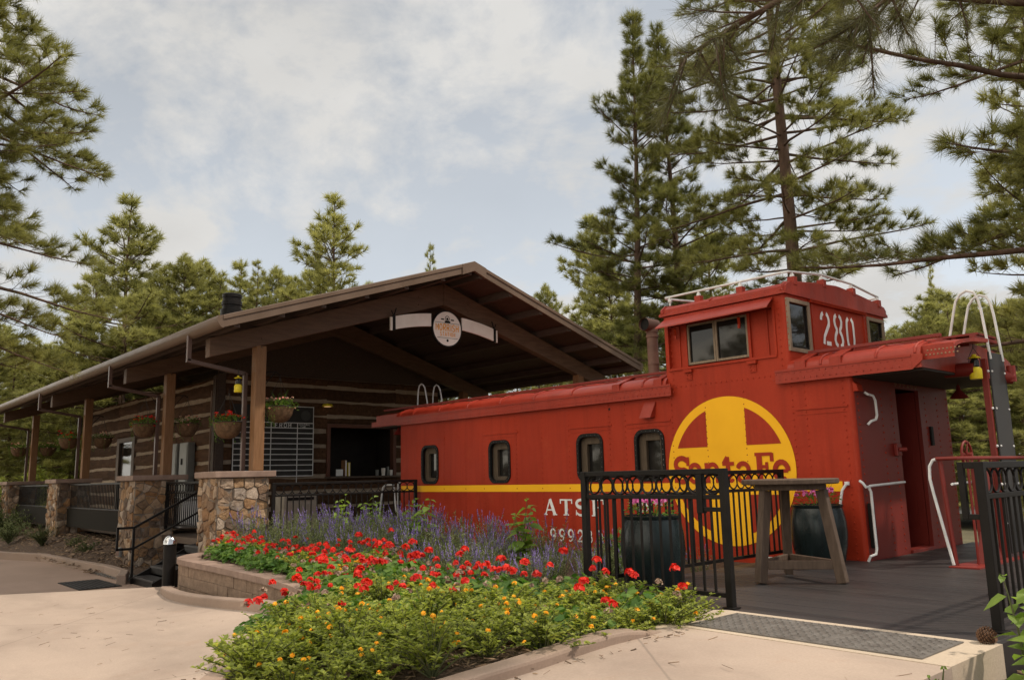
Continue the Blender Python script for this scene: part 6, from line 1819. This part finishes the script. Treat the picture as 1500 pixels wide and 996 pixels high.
mid_tree(2, 368, 40, 12.6, 'slim pine just right of the black roof vent', wide=.9)
mid_tree(1, 425, 44, 12.8, 'pine between the slim pine and the tallest roofline pine', wide=1.1)
mid_tree(0, 487, 40, 16.2, 'tallest pine over the middle of the station roof', wide=1.12)
mid_tree(1, 540, 44, 12.6, 'low pine at the right shoulder of the tallest roofline pine', wide=.9)
mid_tree(2, 633, 60, 19.6, 'lone small pine top beside the roof ridge', wide=.62)
mid_tree(0, 882, 38, 14.4, 'dark pine behind the left side of the twin stemmed pine', wide=.95)
mid_tree(1, 285, 43, 13.2, 'round pine in the gap left of the bushy pine behind the vent', wide=1.2)
mid_tree(0, 342, 45, 13.9, 'pine filling the gap between the bushy pine and the slim pine', wide=1.05)
mid_tree(1, 200, 46, 12.6, 'pine half hidden behind the cone shaped pine on its right', wide=1.15)
mid_tree(0, 125, 43, 13.0, 'pine between the large left pine and the cone shaped pine', wide=1.05)
mid_tree(1, 398, 46, 13.8, 'low pine right of the slim pine above the roof', wide=1.05)
mid_tree(0, 455, 45, 14.6, 'pine at the left shoulder of the tallest roofline pine', wide=.95)
mid_tree(1, 905, 32, 10.2, 'dense low pine behind the foot of the twin stemmed pine', wide=1.3)
mid_tree(1, 808, 46, 12.9, 'small pine showing over the right slope of the roof', wide=.8)
mid_tree(0, 1060, 34, 12.8, 'bushy pine between the twin stemmed pine and the straight pine', wide=1.2)
mid_tree(0, 1005, 36, 11.2, 'low pine filling the gap behind the cupola', wide=1.3)
mid_tree(2, 1397, 60, 15.6, 'thin pine top poking up behind the platform roof', wide=.45)
mid_tree(0, 1590, 16, 9.6, 'pine needles at the extreme right edge beyond the black ladder guard', wide=.8, z=-.4)
# forest seen through the caboose platform and under the eaves
for i, (px, d, h) in enumerate(((1385,36,8.5),(1402,44,10.5),(1418,38,8.8),(1433,50,11),(1448,40,9),(1462,46,10.6),(1478,42,8.6),(1492,48,10),(1508,40,9),(1525,52,11),(1370,48,9.5),(1355,40,8.5),(1300,46,9),(1330,52,10))):
    mid_tree(i % 3, px, d, h, 'pine in the forest edge behind the caboose platform', 'pines behind the caboose platform', wide=1.5)
for i, (px, d, h) in enumerate(((-40,42,9.5),(-15,50,10.5),(10,44,8.8),(35,56,11),(60,62,11.5),(85,50,9.5),(110,58,10.5),(130,66,11.5),(-70,46,10),(150,54,10))):
    mid_tree(i % 3, px, d, h, 'pine in the woods beyond the far end of the porch', 'pines beyond the porch', wide=1.45)
for i, (px, d, h) in enumerate(((655,46,8.5),(690,52,9),(725,44,8),(760,50,9),(795,42,8.6),(840,46,9.4),(600,54,9),(560,60,9.5))):
    mid_tree((i+1) % 3, px, d, h, 'pine glimpsed under the right eave of the station', 'pines under the right eave', wide=1.5)
for i, (x, y, h) in enumerate(((-12,-24,15),(-17,-27,17),(-21,-22,15),(-26,-27,16),(-31,-20,14),(-37,-15,15),(-30,-30,18),(-6,-27,16),(12,21,15),(18,26,17),(15,14,13))):
    if used_v[i % 3]: t = copy_tree(V_[i % 3])
    plant_tree(t, (x, y, -.6), 'pine outside the picture, seen only as a reflection in the window panes', rnd.uniform(0,6), h/(13,13,15)[i % 3]*1.1, 'pines mirrored in the panes')

# shrubs
def make_shrub(seed, n, R_, H_, ll, lw):
    r = random.Random(seed); V, F, T2 = [], [], []; mb = MB()
    for s in range(22):
        a = r.uniform(0,2*PI); o = R_*r.uniform(.2,1); h = H_*r.uniform(.45,1)*(1-.25*o/R_); p1 = Vector((math.cos(a)*o*.4, math.sin(a)*o*.4, h*.6)); p2 = Vector((math.cos(a)*o, math.sin(a)*o, h))
        mb.tube([(0,0,0), p1, p2], [.014,.009,.003], 4, caps=False)
        for k in range(n//22):
            t = r.uniform(.25,1.05); q = Vector((0,0,0)).lerp(p1, t*2) if t < .5 else p1.lerp(p2, (t-.5)*2)
            q = q + Vector((r.gauss(0,.06*R_), r.gauss(0,.06*R_), r.gauss(0,.05*H_)))
            leaf(V, F, T2, q, (r.uniform(-1,1), r.uniform(-1,1), r.uniform(-.2,1)), ll*r.uniform(.6,1.3), lw, r)
    return V, F, T2, mb
def shrub(loc, label, n, R_, H_, mat, seed, ll=.05, lw=.025, group=None):
    t = thing('shrub', label, 'shrub', loc, 0, group); V, F, T2, mb = make_shrub(seed, n, R_, H_, ll, lw); ngon_mesh('foliage', V, F, M[mat], t, T2); mb.build('stems', M['twig'], t)
shrub((-25.5,-4.4,planting_z(-25.5,-4.4)), 'dark leafy shrub at the far left of the planting strip', 1800, 1.0, 1.0, 'leaf_dark', 1, .09, .045)
shrub((-28.5,-4.6,-.6), 'tall dark shrub hiding the farthest stone pillar', 2600, 1.4, 2.2, 'leaf_dark', 2, .1, .05)
shrub((-19.9,-4.45,planting_z(-19.9,-4.45)), 'dark green bristly shrub at the foot of the third stone pillar', 1300, .5, .62, 'leaf_dark', 3, .1, .012)
shrub((-17.9,-4.1,-.5), 'small low shrub in the shade under the porch, left one', 500, .35, .4, 'leaf_dark', 4, .06, .025)
shrub((-16.4,-4.2,-.55), 'small low shrub in the shade under the porch, next to the second pillar', 500, .35, .4, 'leaf_dark', 5, .06, .025)
shrub((-22.8,-4.7,-.5), 'leafy shrub with pale tips left of the third stone pillar', 1200, .6, .8, 'leaf_salvia', 6, .07, .03)
for i, (px, d, h) in enumerate(((35,39,3.0),(52,40,3.3),(68,39.5,2.9),(85,41,3.4),(100,40,3.0),(20,40,2.8))):
    p = bearing(px, d, -1.1); shrub(p, 'sunlit yellow green bush beyond the far end of the porch', 2200, 1.6, h, 'leaf_bright', 20+i, .2, .1, 'sunlit bushes beyond the porch')
# a roof among the far trees
p = bearing(68, 62, -1.1)
t = thing('far_house', 'small grey roofed house among the trees beyond the porch', 'house', p)
mb = MB(); mb.box(-4,4,-3,3,0,3.4); mb.build('wall', M['beige'], t)
mb = MB(); mb.prism([(-3.6,3.3),(0,5.2),(3.6,3.3),(3.6,3.15),(0,5.05),(-3.6,3.15)], 'x', -4.5, 4.5); mb.build('roof', M['grey_metal'], t)
